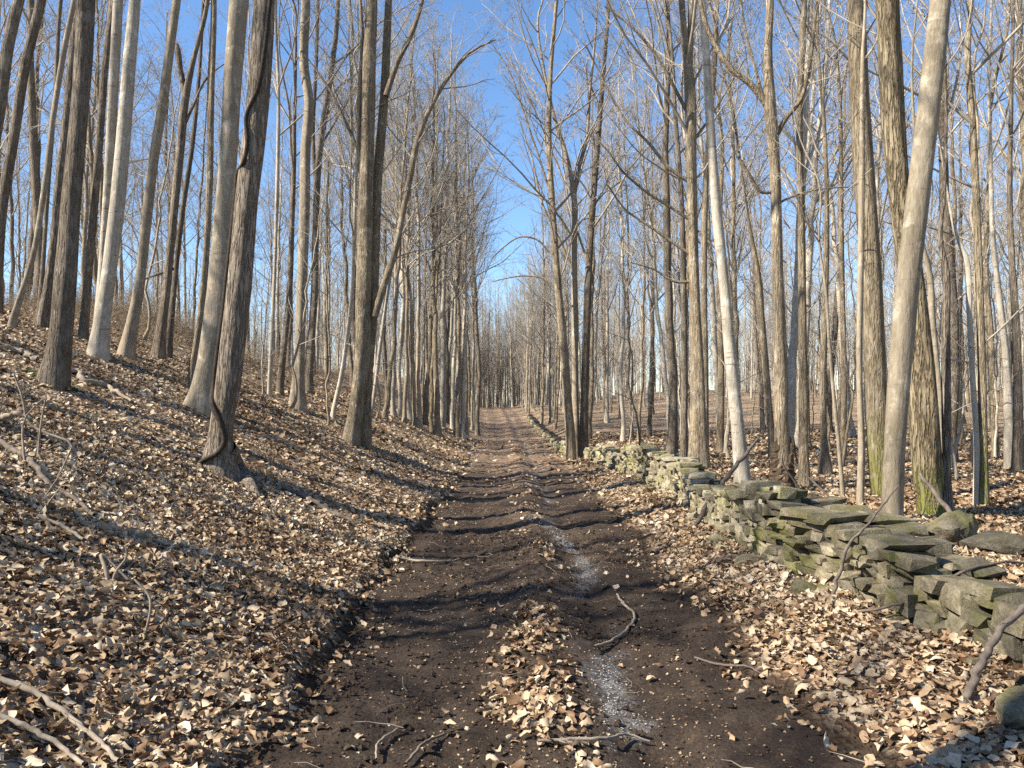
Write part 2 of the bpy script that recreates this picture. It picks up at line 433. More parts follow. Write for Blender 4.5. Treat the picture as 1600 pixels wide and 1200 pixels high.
# ------------------------------------------------------------------ ground and track
def axis(*segs):
    out = []
    for a, b_, st in segs: out.append(np.arange(a, b_, st))
    return np.concatenate(out)
def geo(a, b_, n): return np.geomspace(a, b_, n)
ul = np.concatenate([-geo(18, 320, 28)[::-1], -np.arange(6.2, 17.8, 0.3)[::-1], -np.arange(2.2, 6.1, 0.12)[::-1], -np.linspace(1.36, 2.12, 20)[::-1]])
um = np.linspace(EDGE_L, EDGE_R, 70)
ur = np.concatenate([np.linspace(1.46, 2.3, 20), np.arange(2.4, 6.1, 0.12), np.arange(6.3, 18, 0.35), geo(18.5, 320, 28)])
U = np.concatenate([ul, um, ur])
nl, nm = len(ul), len(um)
Y = np.concatenate([np.arange(-30, 2, 0.8), np.arange(2, 10, 0.05), np.arange(10, 25, 0.14), np.arange(25, 70, 0.5), geo(70, 420, 60)])
def wob_u(Uv, y):
    """column positions whose EDGE columns follow the ragged track edges"""
    el = edge_l(y)[:, None]; er = edge_r(y)[:, None]
    w_l = np.exp(-np.abs(Uv - EDGE_L) / 0.5)[None]; w_r = np.exp(-np.abs(Uv - EDGE_R) / 0.5)[None]
    return Uv[None] + (el - EDGE_L) * w_l + (er - EDGE_R) * w_r
UU = wob_u(U, Y); YY = np.repeat(Y[:, None], len(U), 1)
XX = UU + road_c(YY); ZZ = terrain(XX, YY)
def sheet(name, c0, c1, mat, attrs):
    x, y, z = XX[:, c0:c1], YY[:, c0:c1], ZZ[:, c0:c1]
    nr, nc = x.shape
    V = np.stack([x, y, z], -1).reshape(-1, 3)
    idx = np.arange(nr * nc).reshape(nr, nc)
    q = np.stack([idx[:-1, :-1], idx[:-1, 1:], idx[1:, 1:], idx[1:, :-1]], -1).reshape(-1, 4)
    return V, q
Vl, ql = sheet('l', 0, nl + 1, None, None)
Vr, qr = sheet('r', nl + nm - 1, len(U), None, None)
Vf = np.concatenate([Vl, Vr]); qf = np.concatenate([ql, qr + len(Vl)])
uf = Vf[:, 0] - road_c(Vf[:, 1])
tf = np.maximum(edge_l(Vf[:, 1]) - uf, 0) + np.maximum(uf - edge_r(Vf[:, 1]), 0)
soil = (1 - sstep(0.04, 0.20, tf)) * (1 - sstep(12, 24, Vf[:, 1]))
floor = obj('forest_floor', mk_mesh('forest_floor', Vf, qf, True, [M_FLOOR], {'soil': soil}))
tag(floor, 'leaf covered woodland ground either side of the dirt track', 'ground', kind='structure')
Vt, qt = sheet('t', nl, nl + nm, None, None)
ut = Vt[:, 0] - road_c(Vt[:, 1]); yt = Vt[:, 1]
crushed = np.clip(sstep(11, 28, yt) * 0.8 + 0.55 * np.exp(-((ut - 0.12) / 0.3) ** 2) * (0.4 + 1.2 * vnoise(ut * 3, yt * 0.8)) * sstep(3, 9, yt) + 0.35 * fbm(ut * 1.4, yt * 0.6, 3) * sstep(4, 12, yt), 0, 0.95)
def gravel_center(y): return 0.53 + 0.10 * np.sin(y * 0.9 + 0.7) + 0.20 * vnoise(y * 0.7, 4.4)
gw = 0.10 + 0.10 * vnoise(yt * 0.8, 8.8)
gravel = np.exp(-((ut - gravel_center(yt)) / np.maximum(gw, 0.035)) ** 2) * np.clip(0.35 + 1.9 * fbm(yt * 0.9, ut * 2 + 60.0, 3), 0, 1) * (1 - 0.6 * sstep(7, 16, yt))
gravel = np.clip(gravel * 1.2 + 0.9 * fbm(ut * 9, yt * 6, 3) * (gravel > 0.08), 0, 0.85)
track = obj('dirt_track', mk_mesh('dirt_track', Vt, qt, True, [M_TRACK], {'crushed': crushed, 'gravel': gravel}))
tag(track, 'rutted dark earth woodland track running straight ahead', 'track', kind='structure')

# ------------------------------------------------------------------ tree builder
def trunk_mesh(name, P, R, S, rng, flare=0.0, flare_h=0.6, mat=None, rough=0.05, lobes=4, ph=0.0, dirs=None):
    """P (K,3), R (K,) in local space"""
    K = len(P)
    a = np.arange(S) * 2 * np.pi / S
    hgt = P[:, 2] - P[0, 2]
    fl = np.ones((K, S))
    for o_ in range(3):
        f = (2, 3, 5)[o_]
        fl += rough * rng.normal(0, 0.7) * np.cos(f * a[None] + rng.random() * 6 + hgt[:, None] * rng.uniform(0.3, 1.2))
    fl += rough * 1.2 * fbm(np.cos(a)[None] * 1.6 + hgt[:, None] * 0.3, np.sin(a)[None] * 1.6 + hgt[:, None] * 1.7 + ph, 3)
    if flare:
        e = np.exp(-np.maximum(hgt, 0) / flare_h * 2.2)[:, None]
        lobe = np.maximum(0, np.cos(lobes * 0.5 * (a[None] - ph))) ** 2 if lobes else 1
        fl += flare * 0.85 * e * (0.3 + 0.9 * lobe) + flare * 0.5 * e * vnoise(a[None] * 2 + ph, hgt[:, None] * 2)
    V, q = tubes(P[None], R[None], S, fl[None])
    return mk_mesh(name, V, q, True, [mat])

def crown_parts(P, R, rng, b0, n1=16, n2=7, n3=7, n4=3, len1=0.34, ang1=0.75, up=0.55, rk=0.0075, rs=1.0):
    """branches on a stem P (K,3) from relative height b0 up -> verts, quads"""
    st = (P[None], R[None])
    parts = []
    A = grow(*st, n1, b0, 0.985, (ang1, 0.2), len1, 9, up, 0.12, rng, rk=rk, rmax=0.6, taper_t=0.62, rmin=0.006)
    parts.append(tubes(*A, 5))
    B = grow(*A, n2, 0.22, 0.98, (0.72, 0.22), 0.42, 6, 0.35, 0.11, rng, rk=0.0075, rmin=0.0035 * rs)
    parts.append(tubes(*B, 4))
    C = grow(*B, n3, 0.15, 1.0, (0.7, 0.25), 0.42, 4, 0.25, 0.12, rng, rk=0.007, rmin=0.0027 * rs)
    parts.append(tubes(*C, 3))
    if n4:
        D = grow(*C, n4, 0.15, 1.0, (0.65, 0.25), 0.5, 3, 0.2, 0.12, rng, rk=0.007, rmin=0.0022 * rs, tip=0.6)
        parts.append(tubes(*D, 3))
    return join(parts)

def cone_stem(H, r, rng, lean=0.02, K=26, wob=0.012):
    z = np.linspace(0, 1, K)
    w = np.cumsum(rng.normal(0, wob, (K, 2)), 0)
    w -= w[0]
    P = np.zeros((K, 3)); P[:, :2] = w * H * 0.12 + rng.normal(0, lean, 2)[None] * H * z[:, None]
    P[:, 2] = z * H
    R = r * (1 - 0.80 * z ** 1.15) + r * 0.35 * np.exp(-z * H / 0.35)
    return P, R

# shared crowns (for near trees whose crown stands above the photograph) : unit stem along z, 11 m
SHARED = []
for k in range(3):
    rg = np.random.default_rng(40 + k)
    P, R = cone_stem(11.0, 0.13, rg, 0.0, 20, 0.02)
    P[:, :2] *= np.linspace(1, 1, 20)[:, None]
    v, q = crown_parts(P, R, rg, 0.12, n1=10, n2=5, n3=5, n4=2, len1=0.36, ang1=0.6, rk=0.008)
    SHARED.append(mk_mesh('crown', v, q, True, [M_TWIG]))

N_TREES = 0
def hero(label, trace, bark_, d=None, H=20.0, b0=None, shared=None, limbs=(), group=None, flare=0.5, seed=0, n1=16, n2=6, n3=6, n4=2,
         S=20, name='bare_tree', len1=0.30, ang1=0.75, up=0.75, rough=0.05, extra=None, stems=(), lobes=4, ph=0.0, flare_h=0.7, top_r=0.25, ws=0.84):
    """trace: (px, py, width_px) from the foot upwards; the foot stands on the ground"""
    global N_TREES; N_TREES += 1
    rng = np.random.default_rng(1000 + seed + N_TREES)
    if d is None:
        g = ground_hit(trace[0][0], trace[0][1]); d = g[1]
    def pts(tr, dd=0.0):
        out = []
        for i, t in enumerate(tr):
            e = t[3] if len(t) > 3 else dd
            p = at(t[0], t[1], d + e); out.append([*p, t[2] * 0.49 * ws * (d + e) / F_PX])
        return np.array(out)
    W = pts(trace)
    base = np.array([W[0, 0], W[0, 1], T1(W[0, 0], W[0, 1])])
    if W[0, 2] > base[2] + 0.03: W = np.concatenate([[[*base, W[0, 3] * 1.03]], W])
    W[0, :3] = base - [0, 0, 0.0]
    W = np.concatenate([[[W[0, 0] - 0.5 * (W[1, 0] - W[0, 0]) * 0.25 / max(.3, W[1, 2] - W[0, 2]), W[0, 1], base[2] - 0.25, W[0, 3] * 1.05]], W])
    ztop = W[-1, 2]
    top_full = base[2] + H
    if top_full > ztop + 1.0:
        dx = (W[-1, :3] - W[-2, :3]); dx /= np.linalg.norm(dx); dx = dx * 0.6 + np.array([0, 0, 0.4]); dx /= np.linalg.norm(dx)
        L = (top_full - ztop) / dx[2]
        n_e = 4
        ex = [[*(W[-1, :3] + dx * L * j / n_e + rng.normal(0, 0.10, 3) * [1, 1, 0] * j), W[-1, 3] * (1 - (1 - top_r) * (j / n_e) ** 0.9)] for j in range(1, n_e + 1)]
        W = np.concatenate([W, ex])
    root = bpy.data.objects.new(name, None); COL.objects.link(root); root.location = base; root.empty_display_size = 0.3
    tag(root, label, 'tree', group)
    Wl = W.copy(); Wl[:, :3] -= base
    tot = np.linalg.norm(np.diff(Wl[:, :3], axis=0), axis=1).sum()
    Kn = int(np.clip(tot / 0.16, 30, 130))
    s = resample(Wl, Kn); P, R = s[:, :3], np.maximum(s[:, 3], 0.006)
    mat = BARK[bark_]
    obj('trunk', trunk_mesh('trunk', P, R, S, rng, flare, flare_h, mat, rough, lobes, ph), root)
    sources = [(P, R, b0)]
    for st in stems:                                  # further stems of the same tree
        w = pts(st['t'])
        gz = T1(w[0, 0], w[0, 1])
        if w[0, 2] - gz < 1.5: w = np.concatenate([[[w[0, 0], w[0, 1], gz - 0.25, w[0, 3] * 1.15]], w])
        w[:, :3] -= base
        if st.get('H'):
            dx = (w[-1, :3] - w[-2, :3]); dx /= np.linalg.norm(dx)
            L = (base[2] + st['H'] - (w[-1, 2] + base[2])) / max(dx[2], 0.3)
            w = np.concatenate([w, [[*(w[-1, :3] + dx * L * 0.5), w[-1, 3] * 0.6], [*(w[-1, :3] + dx * L + [0, 0, 0]), w[-1, 3] * 0.2]]])
        ss = resample(w, 60); p2, r2 = ss[:, :3], np.maximum(ss[:, 3], 0.005)
        obj('stem', trunk_mesh('stem', p2, r2, 12, rng, 0, 1, mat, rough), root)
        sources.append((p2, r2, st.get('b0', 0.4)))
    lp = []
    for lb in limbs:
        w = pts(lb); w[:, :3] -= base
        ss = resample(w, 22); p2, r2 = ss[:, :3], np.maximum(ss[:, 3], 0.004)
        V, q = tubes(p2[None], r2[None], 8)
        obj('limb', mk_mesh('limb', V, q, True, [mat]), root)
        a2 = grow(p2[None], r2[None], 11, 0.15, 1.0, (0.7, 0.2), 0.32, 6, 0.4, 0.12, rng, rmin=0.0045)
        b2 = grow(*a2, 6, 0.2, 1.0, (0.7, 0.2), 0.42, 4, 0.2, 0.1, rng, rmin=0.003)
        c2 = grow(*b2, 4, 0.2, 1.0, (0.7, 0.2), 0.5, 3, 0.2, 0.1, rng, rmin=0.0034)
        lp += [tubes(*a2, 4), tubes(*b2, 3), tubes(*c2, 3)]
    if shared is not None:
        zt = np.searchsorted(P[:, 2], ztop - base[2] + 0.5); zt = min(zt, Kn - 2)
        p0 = P[zt]; dv = Vector(P[-1] - p0); ln = dv.length
        c = obj('crown', SHARED[shared], root)
        c.location = p0; c.rotation_mode = 'QUATERNION'
        qz = dv.to_track_quat('Z', 'Y'); from_z = Matrix.Rotation(rng.random() * 6.28, 4, 'Z').to_quaternion()
        c.rotation_quaternion = qz @ from_z; k = ln / 11.0; c.scale = (k, k, k)
        if lp:
            v, q = join(lp); obj('branches', mk_mesh('branches', v, q, True, [M_TWIG]), root)
    else:
        cp = []
        for (p_, r_, bb) in sources:
            if bb is None: bb = 0.35
            cp.append(crown_parts(p_, r_, rng, bb, n1, n2, n3, n4, len1, ang1, up, rs=float(np.clip(d / 13.0, 1.0, 2.0))))
        v, q = join(cp + lp)
        obj('crown', mk_mesh('crown', v, q, True, [M_TWIG]), root)
    return root, base, (P, R), d

# ------------------------------------------------------------------ trees traced one by one, left bank
hero('brown trunk with mossy foot standing alone near the left edge of the bank',
     [(82, 602, 46), (90, 560, 37), (103, 430, 32), (113, 300, 28), (124, 180, 26), (131, 80, 27), (134, 0, 28)], 'dark', H=20, shared=0, flare=0.45, ws=1.0, S=28, lobes=5)
hero('pale grey beech with flared foot on the left slope, larger of a close pair',
     [(153, 556, 30), (160, 500, 24), (167, 450, 22), (180, 350, 22), (192, 225, 21), (202, 100, 19), (211, 0, 17)], 'pale', H=19, shared=1, flare=0.6, ws=1.0, S=24,
     stems=[dict(t=[(152, 548, 20, .2), (158, 460, 15, .3), (168, 300, 14, .3), (176, 150, 15, .3), (184, 0, 15, .3)], H=17, b0=0.6)], n1=6)
hero('thin dark trunk just left of the pale twin beech on the slope',
     [(130, 530, 18), (138, 425, 14), (149, 300, 13), (157, 200, 13), (165, 100, 12), (176, 0, 11)], 'dark', H=18, shared=2, flare=0.4)
hero('slanting grey trunk right of the pale twin beech on the left slope',
     [(197, 560, 30), (206, 510, 22), (216, 455, 19), (228, 350, 18), (240, 250, 17), (254, 165, 17), (266, 75, 16), (276, 0, 15)], 'grey', H=18, shared=0, flare=0.5)
hero('forked brown tree with a broken stub below the brushy mound',
     [(247, 560, 24), (254, 500, 18), (261, 440, 16), (271, 340, 15), (281, 240, 15), (290, 150, 14), (303, 90, 9), (320, 25, 8), (326, -10, 7)], 'dark', H=14, b0=0.55, n1=10,
     limbs=[[(290, 150, 12), (282, 110, 11), (277, 75, 10), (276, 68, 6)], [(286, 200, 7), (300, 170, 5), (325, 120, 4), (350, 100, 2)], [(271, 420, 6), (248, 428, 5), (226, 436, 4)]])
hero('slim brown trunk close behind the forked tree below the mound',
     [(262, 557, 15), (270, 470, 11), (285, 330, 10), (300, 230, 8), (310, 130, 7), (318, 0, 6)], 'dark', H=15, b0=0.5, n1=10)
hero('slim trunk pressed against the left side of the pale scarred beech',
     [(300, 592, 16), (310, 520, 14), (320, 425, 12), (327, 300, 12), (330, 150, 12), (334, 0, 11)], 'tan', H=16, shared=1, flare=0.3, d=15.0)
TA = hero('large pale beech with scarred bark and buttressed foot behind the vine-clad trunk',
     [(314, 642, 48), (320, 610, 40), (332, 540, 37), (343, 450, 37), (351, 330, 31), (359, 200, 29), (367, 80, 29), (373, 0, 30)], 'grey', H=21, shared=2, flare=0.55, ws=1.0, S=30, rough=0.09, lobes=4, ph=2.6)
TB = hero('massive dark furrowed trunk wrapped by a black vine, roots spreading down the bank',
     [(343, 738, 50), (342, 715, 44), (344, 690, 38), (347, 655, 35), (356, 600, 39), (362, 550, 39), (368, 500, 38), (378, 400, 36), (386, 310, 35), (399, 200, 36), (409, 80, 34), (413, 0, 33)], 'brown', H=21, shared=0, flare=0.95, ws=1.0, S=36, rough=0.08, lobes=5, ph=0.5, flare_h=0.5)
hero('smooth grey trunk slightly kinked, left one of the pair above mid-bank',
     [(464, 640, 32), (466, 600, 24), (472, 450, 19), (476, 325, 19), (478, 225, 19), (483, 165, 18), (475, 100, 17), (477, 0, 17)], 'grey', H=19, shared=1, flare=0.45, S=22)
hero('dark sinuous trunk directly behind the kinked grey one on the bank',
     [(480, 612, 22), (484, 560, 16), (492, 450, 15), (493, 350, 14), (498, 250, 13), (514, 135, 11), (525, 50, 9), (528, 0, 8)], 'dark', H=17, b0=0.5, n1=12, flare=0.4,
     stems=[dict(t=[(495, 290, 9), (490, 240, 8), (494, 100, 7), (497, 0, 6)], H=15, b0=0.5)],
     limbs=[[(518, 125, 6), (540, 90, 4), (570, 60, 3)], [(503, 225, 5), (530, 180, 4), (565, 120, 3)]])
hero('short-forked dark tree at the foot of the mound, left of the kinked grey trunk',
     [(437, 615, 15), (444, 540, 12), (451, 475, 11), (456, 350, 10), (459, 260, 9), (460, 175, 7), (462, 60, 5)], 'dark', H=14, b0=0.38, n1=16, ang1=0.85)
hero('very thin pale pole of a tree beside the short-forked one',
     [(421, 618, 9), (424, 540, 8), (428, 450, 7), (433, 300, 7), (435, 150, 6), (431, 0, 5)], 'pale', H=14, b0=0.45, n1=10)
TC = hero('tall twin-stemmed tree with lit left flank on the bank nearest the track',
     [(549, 692, 30), (556, 640, 24), (564, 580, 23), (568, 450, 23), (573, 250, 24), (577, 100, 21), (581, 0, 17)], 'tan', H=20, b0=0.62, ws=1.0, n1=12, flare=0.4, S=28, rough=0.07, lobes=4, ph=1.0,
     stems=[dict(t=[(569, 640, 22, .25), (581, 480, 18, .3), (588, 300, 16, .3), (600, 150, 15, .3), (607, 0, 12, .3)], H=18, b0=0.55)],
     limbs=[[(585, 495, 12), (598, 450, 12), (615, 400, 11), (630, 330, 10), (641, 275, 10), (652, 220, 9), (678, 158, 7), (705, 115, 6), (740, 78, 4), (775, 62, 2)],
            [(603, 150, 10), (622, 95, 9), (642, 55, 8), (660, 0, 6), (672, -60, 4)],
            [(570, 300, 10), (561, 230, 9), (562, 150, 8), (566, 60, 6), (560, -40, 4)],
            [(566, 250, 6), (540, 190, 5), (515, 140, 4), (480, 90, 2)]])
hero('pale leaning sapling trunk just left of the twin-stemmed bank tree',
     [(520, 652, 10), (533, 590, 9), (548, 480, 8), (553, 380, 7), (556, 250, 6), (560, 120, 4)], 'pale', H=12, b0=0.4, n1=10, flare=0.2)
hero('thin whitish sapling at the right foot of the twin-stemmed bank tree',
     [(575, 678, 8), (584, 620, 7), (594, 540, 7), (604, 470, 6), (612, 420, 5), (626, 340, 4), (640, 260, 3)], 'pale', H=9, b0=0.4, n1=8, flare=0.2)
hero('dark straight trunk at the left corner whose foot hides beyond the frame',
     [(-6, 470, 22), (2, 330, 20), (22, 215, 18), (38, 110, 17), (64, 0, 16)], 'dark', d=15.5, H=18, shared=2, flare=0.3)
hero('uppermost leaning dark trunk cutting the top left corner',
     [(-60, 480, 26), (-30, 320, 24), (0, 165, 22), (15, 60, 20), (30, 0, 18)], 'dark', d=12.5, H=17, shared=0, flare=0.3)
hero('slender slanting trunk on the crest, first from the left photo edge',
     [(18, 512, 14), (30, 470, 11), (45, 425, 10), (70, 290, 10), (83, 185, 10), (101, 75, 10), (116, 0, 9)], 'grey', H=17, shared=1, flare=0.4)
hero('dark thick trunk on the crest just left of the mossy-footed trunk',
     [(66, 512, 32), (73, 470, 22), (83, 400, 19), (95, 275, 17), (106, 175, 16), (116, 60, 14), (124, 0, 13)], 'brown', H=18, shared=2, flare=0.5)
hero('thin dark crest tree seen between the slanting trunk and the thick one',
     [(62, 500, 11), (68, 400, 8), (76, 280, 8), (86, 150, 8), (95, 0, 7)], 'dark', H=16, shared=0, flare=0.3, d=19)

# ------------------------------------------------------------------ trees traced one by one, right of the track
hero('multi-stemmed tree at the wall, left stem arching over the track',
     [(892, 700, 19), (886, 620, 16), (881, 550, 15), (871, 440, 13), (863, 325, 12), (858, 230, 11), (860, 120, 9), (868, 20, 7), (875, -60, 5)], 'tan', d=25.0, H=17.5, b0=0.33, n1=20, n3=7, n4=4, len1=0.33, ang1=0.75, flare=0.3,
     limbs=[[(866, 450, 4), (850, 436, 3.5), (825, 431, 3), (795, 434, 2.5), (770, 440, 1.5)], [(858, 395, 4), (840, 375, 3.5), (815, 370, 3), (785, 388, 2.5), (768, 405, 1.5)],
            [(862, 310, 5), (845, 255, 4), (818, 175, 3.5), (795, 110, 3), (770, 70, 2)]])
hero('middle stem of the wall clump, splitting into a narrow fork',
     [(900, 699, 15), (899, 620, 13), (898, 500, 12), (897, 400, 12), (896, 300, 11), (884, 240, 8), (868, 190, 7), (850, 110, 5), (842, 20, 4)], 'grey', d=25.4, H=17, b0=0.40, n1=16, n3=7, n4=4, flare=0.25,
     limbs=[[(897, 305, 9), (905, 260, 8), (915, 225, 7), (921, 150, 6), (930, 60, 4), (935, -20, 3)], [(895, 420, 5), (872, 370, 4), (848, 320, 4), (832, 250, 3), (812, 190, 2)]])
hero('rightmost and darkest stem of the wall clump',
     [(912, 699, 19), (914, 600, 15), (917, 500, 14), (921, 400, 13), (928, 300, 12), (936, 200, 10), (944, 100, 8), (950, 0, 6)], 'dark', d=25.2, H=17.5, b0=0.36, n1=18, n3=7, n4=4, flare=0.3)
R1 = hero('stout tan trunk rising behind the highest part of the wall, many branches towards the track',
     [(1092, 728, 40), (1091, 660, 30), (1090, 595, 26), (1084, 420, 20), (1080, 250, 19), (1077, 125, 19), (1070, 60, 13), (1064, -10, 12)], 'tan', d=15.5, H=16, b0=0.35, n1=20, n3=7, n4=3, flare=0.3, S=24,
     limbs=[[(1077, 120, 12), (1079, 60, 12), (1080, 0, 11), (1084, -70, 8)],
            [(1078, 285, 8), (1045, 262, 7), (1015, 225, 6), (975, 185, 5), (945, 130, 4), (915, 70, 3)],
            [(1080, 345, 7), (1050, 325, 6), (1010, 300, 5), (975, 270, 4), (940, 225, 3), (905, 200, 2)],
            [(1082, 400, 7), (1050, 378, 6), (1010, 350, 5), (980, 330, 4), (950, 290, 3)],
            [(1076, 180, 8), (1050, 130, 7), (1020, 80, 6), (985, 40, 5), (945, 10, 3)],
            [(1084, 440, 6), (1055, 440, 5), (1020, 420, 4), (985, 410, 2)],
            [(1076, 230, 7), (1105, 190, 5), (1130, 150, 4), (1165, 90, 3)]])
hero('narrow brown trunk just left of the stout one behind the wall',
     [(1069, 715, 15), (1069, 595, 13), (1068, 425, 11), (1064, 300, 9), (1055, 180, 8), (1048, 60, 6)], 'dark', d=18.5, H=15, b0=0.45, n1=12)
hero('narrow trunk close behind the right side of the stout one',
     [(1102, 705, 14), (1102, 595, 12), (1100, 400, 12), (1106, 225, 11), (1116, 100, 10), (1120, 0, 9)], 'tan', d=18, H=17, b0=0.55, n1=10)
hero('white-barked trunk leaning left behind the wall',
     [(1160, 752, 32), (1155, 690, 26), (1145, 595, 23), (1132, 450, 20), (1118, 310, 19), (1110, 200, 17), (1102, 75, 16), (1096, -5, 15)], 'pale', d=13.0, H=17, b0=0.68, n1=8, flare=0.2, S=22)
R3 = hero('forked tree with rotten hollow foot and wide dark limbs',
     [(1222, 775, 36), (1222, 735, 37), (1223, 705, 33), (1221, 660, 28), (1220, 595, 27), (1215, 425, 22), (1210, 250, 20), (1203, 165, 23), (1200, 90, 16), (1203, 0, 14)], 'tan', d=11.6, H=15, b0=0.66, n1=8, flare=0.15, S=24, rough=0.07,
     limbs=[[(1203, 172, 15), (1186, 146, 14), (1165, 125, 12), (1145, 110, 11), (1128, 88, 10), (1115, 66, 9), (1098, 20, 8), (1090, -30, 6)],
            [(1212, 215, 9), (1228, 185, 9), (1250, 158, 8), (1262, 115, 8), (1272, 45, 6), (1278, -20, 4)],
            [(1190, 145, 7), (1178, 100, 6), (1165, 50, 5), (1157, 0, 4)],
            [(1208, 300, 7), (1190, 300, 7), (1172, 275, 7), (1157, 250, 6)],
            [(1212, 320, 5), (1240, 306, 4), (1280, 296, 3), (1330, 292, 2)]])
hero('straight slim trunk between the forked tree and the big mossy one',
     [(1257, 778, 22), (1256, 700, 17), (1255, 595, 15), (1252, 350, 13), (1249, 200, 12), (1254, 60, 11), (1257, 0, 9)], 'tan', d=12.2, H=16, b0=0.55, n1=11, flare=0.25)
hero('small curved trunk with spreading foot in the open woods right of the forked tree',
     [(1290, 742, 26), (1288, 700, 15), (1286, 600, 13), (1290, 450, 11), (1292, 330, 9), (1288, 200, 7)], 'tan', H=14, b0=0.4, n1=12, flare=0.6)
hero('slender smooth stem in front of the big mossy-footed trunk',
     [(1344, 795, 15), (1346, 700, 13), (1343, 595, 11), (1345, 400, 11), (1347, 250, 10), (1348, 90, 7), (1352, 0, 5)], 'grey', d=9.9, H=9.5, b0=0.62, n1=6, flare=0.1, limbs=[[(1348, 95, 5), (1362, 78, 4), (1372, 58, 3), (1380, 20, 2)]])
hero('large tan trunk with bright green mossy foot behind the wall',
     [(1381, 800, 35), (1376, 740, 33), (1369, 620, 33), (1362, 450, 32), (1352, 300, 32), (1343, 150, 30), (1338, 0, 28)], 'mossy', d=10.8, H=19, ws=1.0, shared=0, flare=0.12, S=30)
hero('smooth pale trunk leaning right, crossing the oak',
     [(1393, 812, 34), (1396, 740, 31), (1404, 600, 33), (1415, 475, 34), (1432, 325, 34), (1450, 175, 32), (1464, 50, 31), (1470, -5, 30)], 'greytan', d=8.4, H=17, ws=1.0, shared=1, flare=0.12, S=30)
R8 = hero('deeply furrowed oak-like trunk, thickest on the right, behind the leaning pale one',
     [(1456, 842, 52), (1455, 800, 45), (1450, 740, 43), (1441, 620, 43), (1424, 430, 37), (1406, 300, 33), (1394, 150, 35), (1387, 0, 35)], 'oak', d=8.9, H=19, ws=1.0, shared=2, flare=0.2, S=36, rough=0.07)
hero('dark narrow trunk hugging the right side of the oak',
     [(1483, 840, 24), (1481, 780, 18), (1479, 640, 17), (1478, 500, 15), (1478, 420, 12), (1470, 380, 9), (1475, 300, 8), (1478, 200, 6)], 'brown', d=8.8, H=9, b0=0.55, n1=8, flare=0.15)
hero('thin smooth grey stem curving up along the oak',
     [(1476, 836, 12), (1472, 700, 13), (1466, 600, 12), (1457, 500, 12), (1451, 420, 11), (1440, 380, 8), (1432, 250, 6), (1425, 100, 4)], 'grey', d=9.5, H=10, b0=0.55, n1=8, flare=0.1)
hero('upright tree with green foot in the clearing right of the oak',
     [(1537, 792, 20), (1537, 740, 16), (1535, 620, 15), (1532, 500, 14), (1527, 350, 13), (1520, 200, 12), (1512, 75, 11), (1517, 0, 9)], 'mossy', H=15, b0=0.33, n1=16, flare=0.2, ang1=0.9)
hero('pale thin stem just left of the green-footed tree in the clearing',
     [(1524, 792, 9), (1526, 700, 9), (1520, 600, 9), (1514, 480, 9), (1508, 400, 9), (1495, 370, 6), (1480, 300, 4)], 'pale', H=9, b0=0.5, n1=8, flare=0.1)
hero('pale crooked tree in the clump near the right photo edge',
     [(1578, 735, 20), (1576, 650, 16), (1572, 560, 13), (1562, 470, 11), (1552, 380, 9), (1548, 250, 7), (1545, 120, 5)], 'pale', H=15, b0=0.35, n1=14, flare=0.3)
hero('dark trunk of the clump near the right photo edge',
     [(1590, 738, 22), (1590, 640, 16), (1588, 520, 13), (1582, 420, 11), (1578, 300, 9), (1580, 150, 7)], 'dark', H=16, b0=0.35, n1=14, flare=0.3)
hero('leaning tan tree behind the clearing, left of the right-edge clump',
     [(1556, 716, 13), (1552, 620, 11), (1548, 520, 10), (1541, 430, 10), (1545, 300, 8), (1550, 150, 6)], 'tan', H=15, b0=0.4, n1=14)
hero('slim straight tree left of the slender smooth stem, deeper in the woods',
     [(1318, 715, 12), (1319, 600, 10), (1316, 450, 9), (1314, 300, 8), (1312, 150, 6)], 'tan', H=15, b0=0.4, n1=14)
hero('thin leaning pole arched to the left in front of the small curved trunk',
     [(1317, 778, 9), (1311, 700, 8), (1303, 620, 7), (1296, 540, 6), (1290, 450, 5), (1280, 380, 4)], 'grey', H=6.5, b0=0.5, n1=7, flare=0.1)
hero('slender brown tree left of the white leaning trunk, in mid woods',
     [(1125, 706, 14), (1127, 600, 12), (1126, 480, 10), (1124, 360, 8), (1128, 220, 7)], 'tan', H=14, b0=0.4, n1=14)
hero('slanting grey-brown trunk right of the white leaning trunk',
     [(1207, 712, 15), (1200, 620, 13), (1190, 500, 12), (1183, 420, 11), (1172, 360, 7), (1160, 280, 5)], 'tan', H=14, b0=0.45, n1=14, d=19)

# ------------------------------------------------------------------ prototype trees, copied through the woods
PROTO = []
bk = ['tan', 'grey', 'pale', 'tan', 'pale', 'dark', 'tan', 'grey']
for k in range(7):
    rg = np.random.default_rng(200 + k)
    H = [17, 16, 18, 15, 16, 18, 14, 17][k]; r = [0.12, 0.10, 0.13, 0.08, 0.09, 0.14, 0.07][k]
    P, R = cone_stem(H, r, rg, 0.015, 40, 0.013)
    st = trunk_mesh('trunk', P, R, 9, rg, 0.3, 0.5, BARK[bk[k]], 0.05)
    v, q = crown_parts(P, R, rg, [0.36, 0.42, 0.40, 0.30, 0.36, 0.45, 0.28, 0.33][k], n1=24, n2=8, n3=7, n4=3, len1=0.28, ang1=[0.6, 0.7, 0.55, 0.75, 0.55, 0.7, 0.8][k], up=0.75, rs=1.4)
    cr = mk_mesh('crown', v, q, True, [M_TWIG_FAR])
    PROTO.append((st, cr, H))
SAPL = []
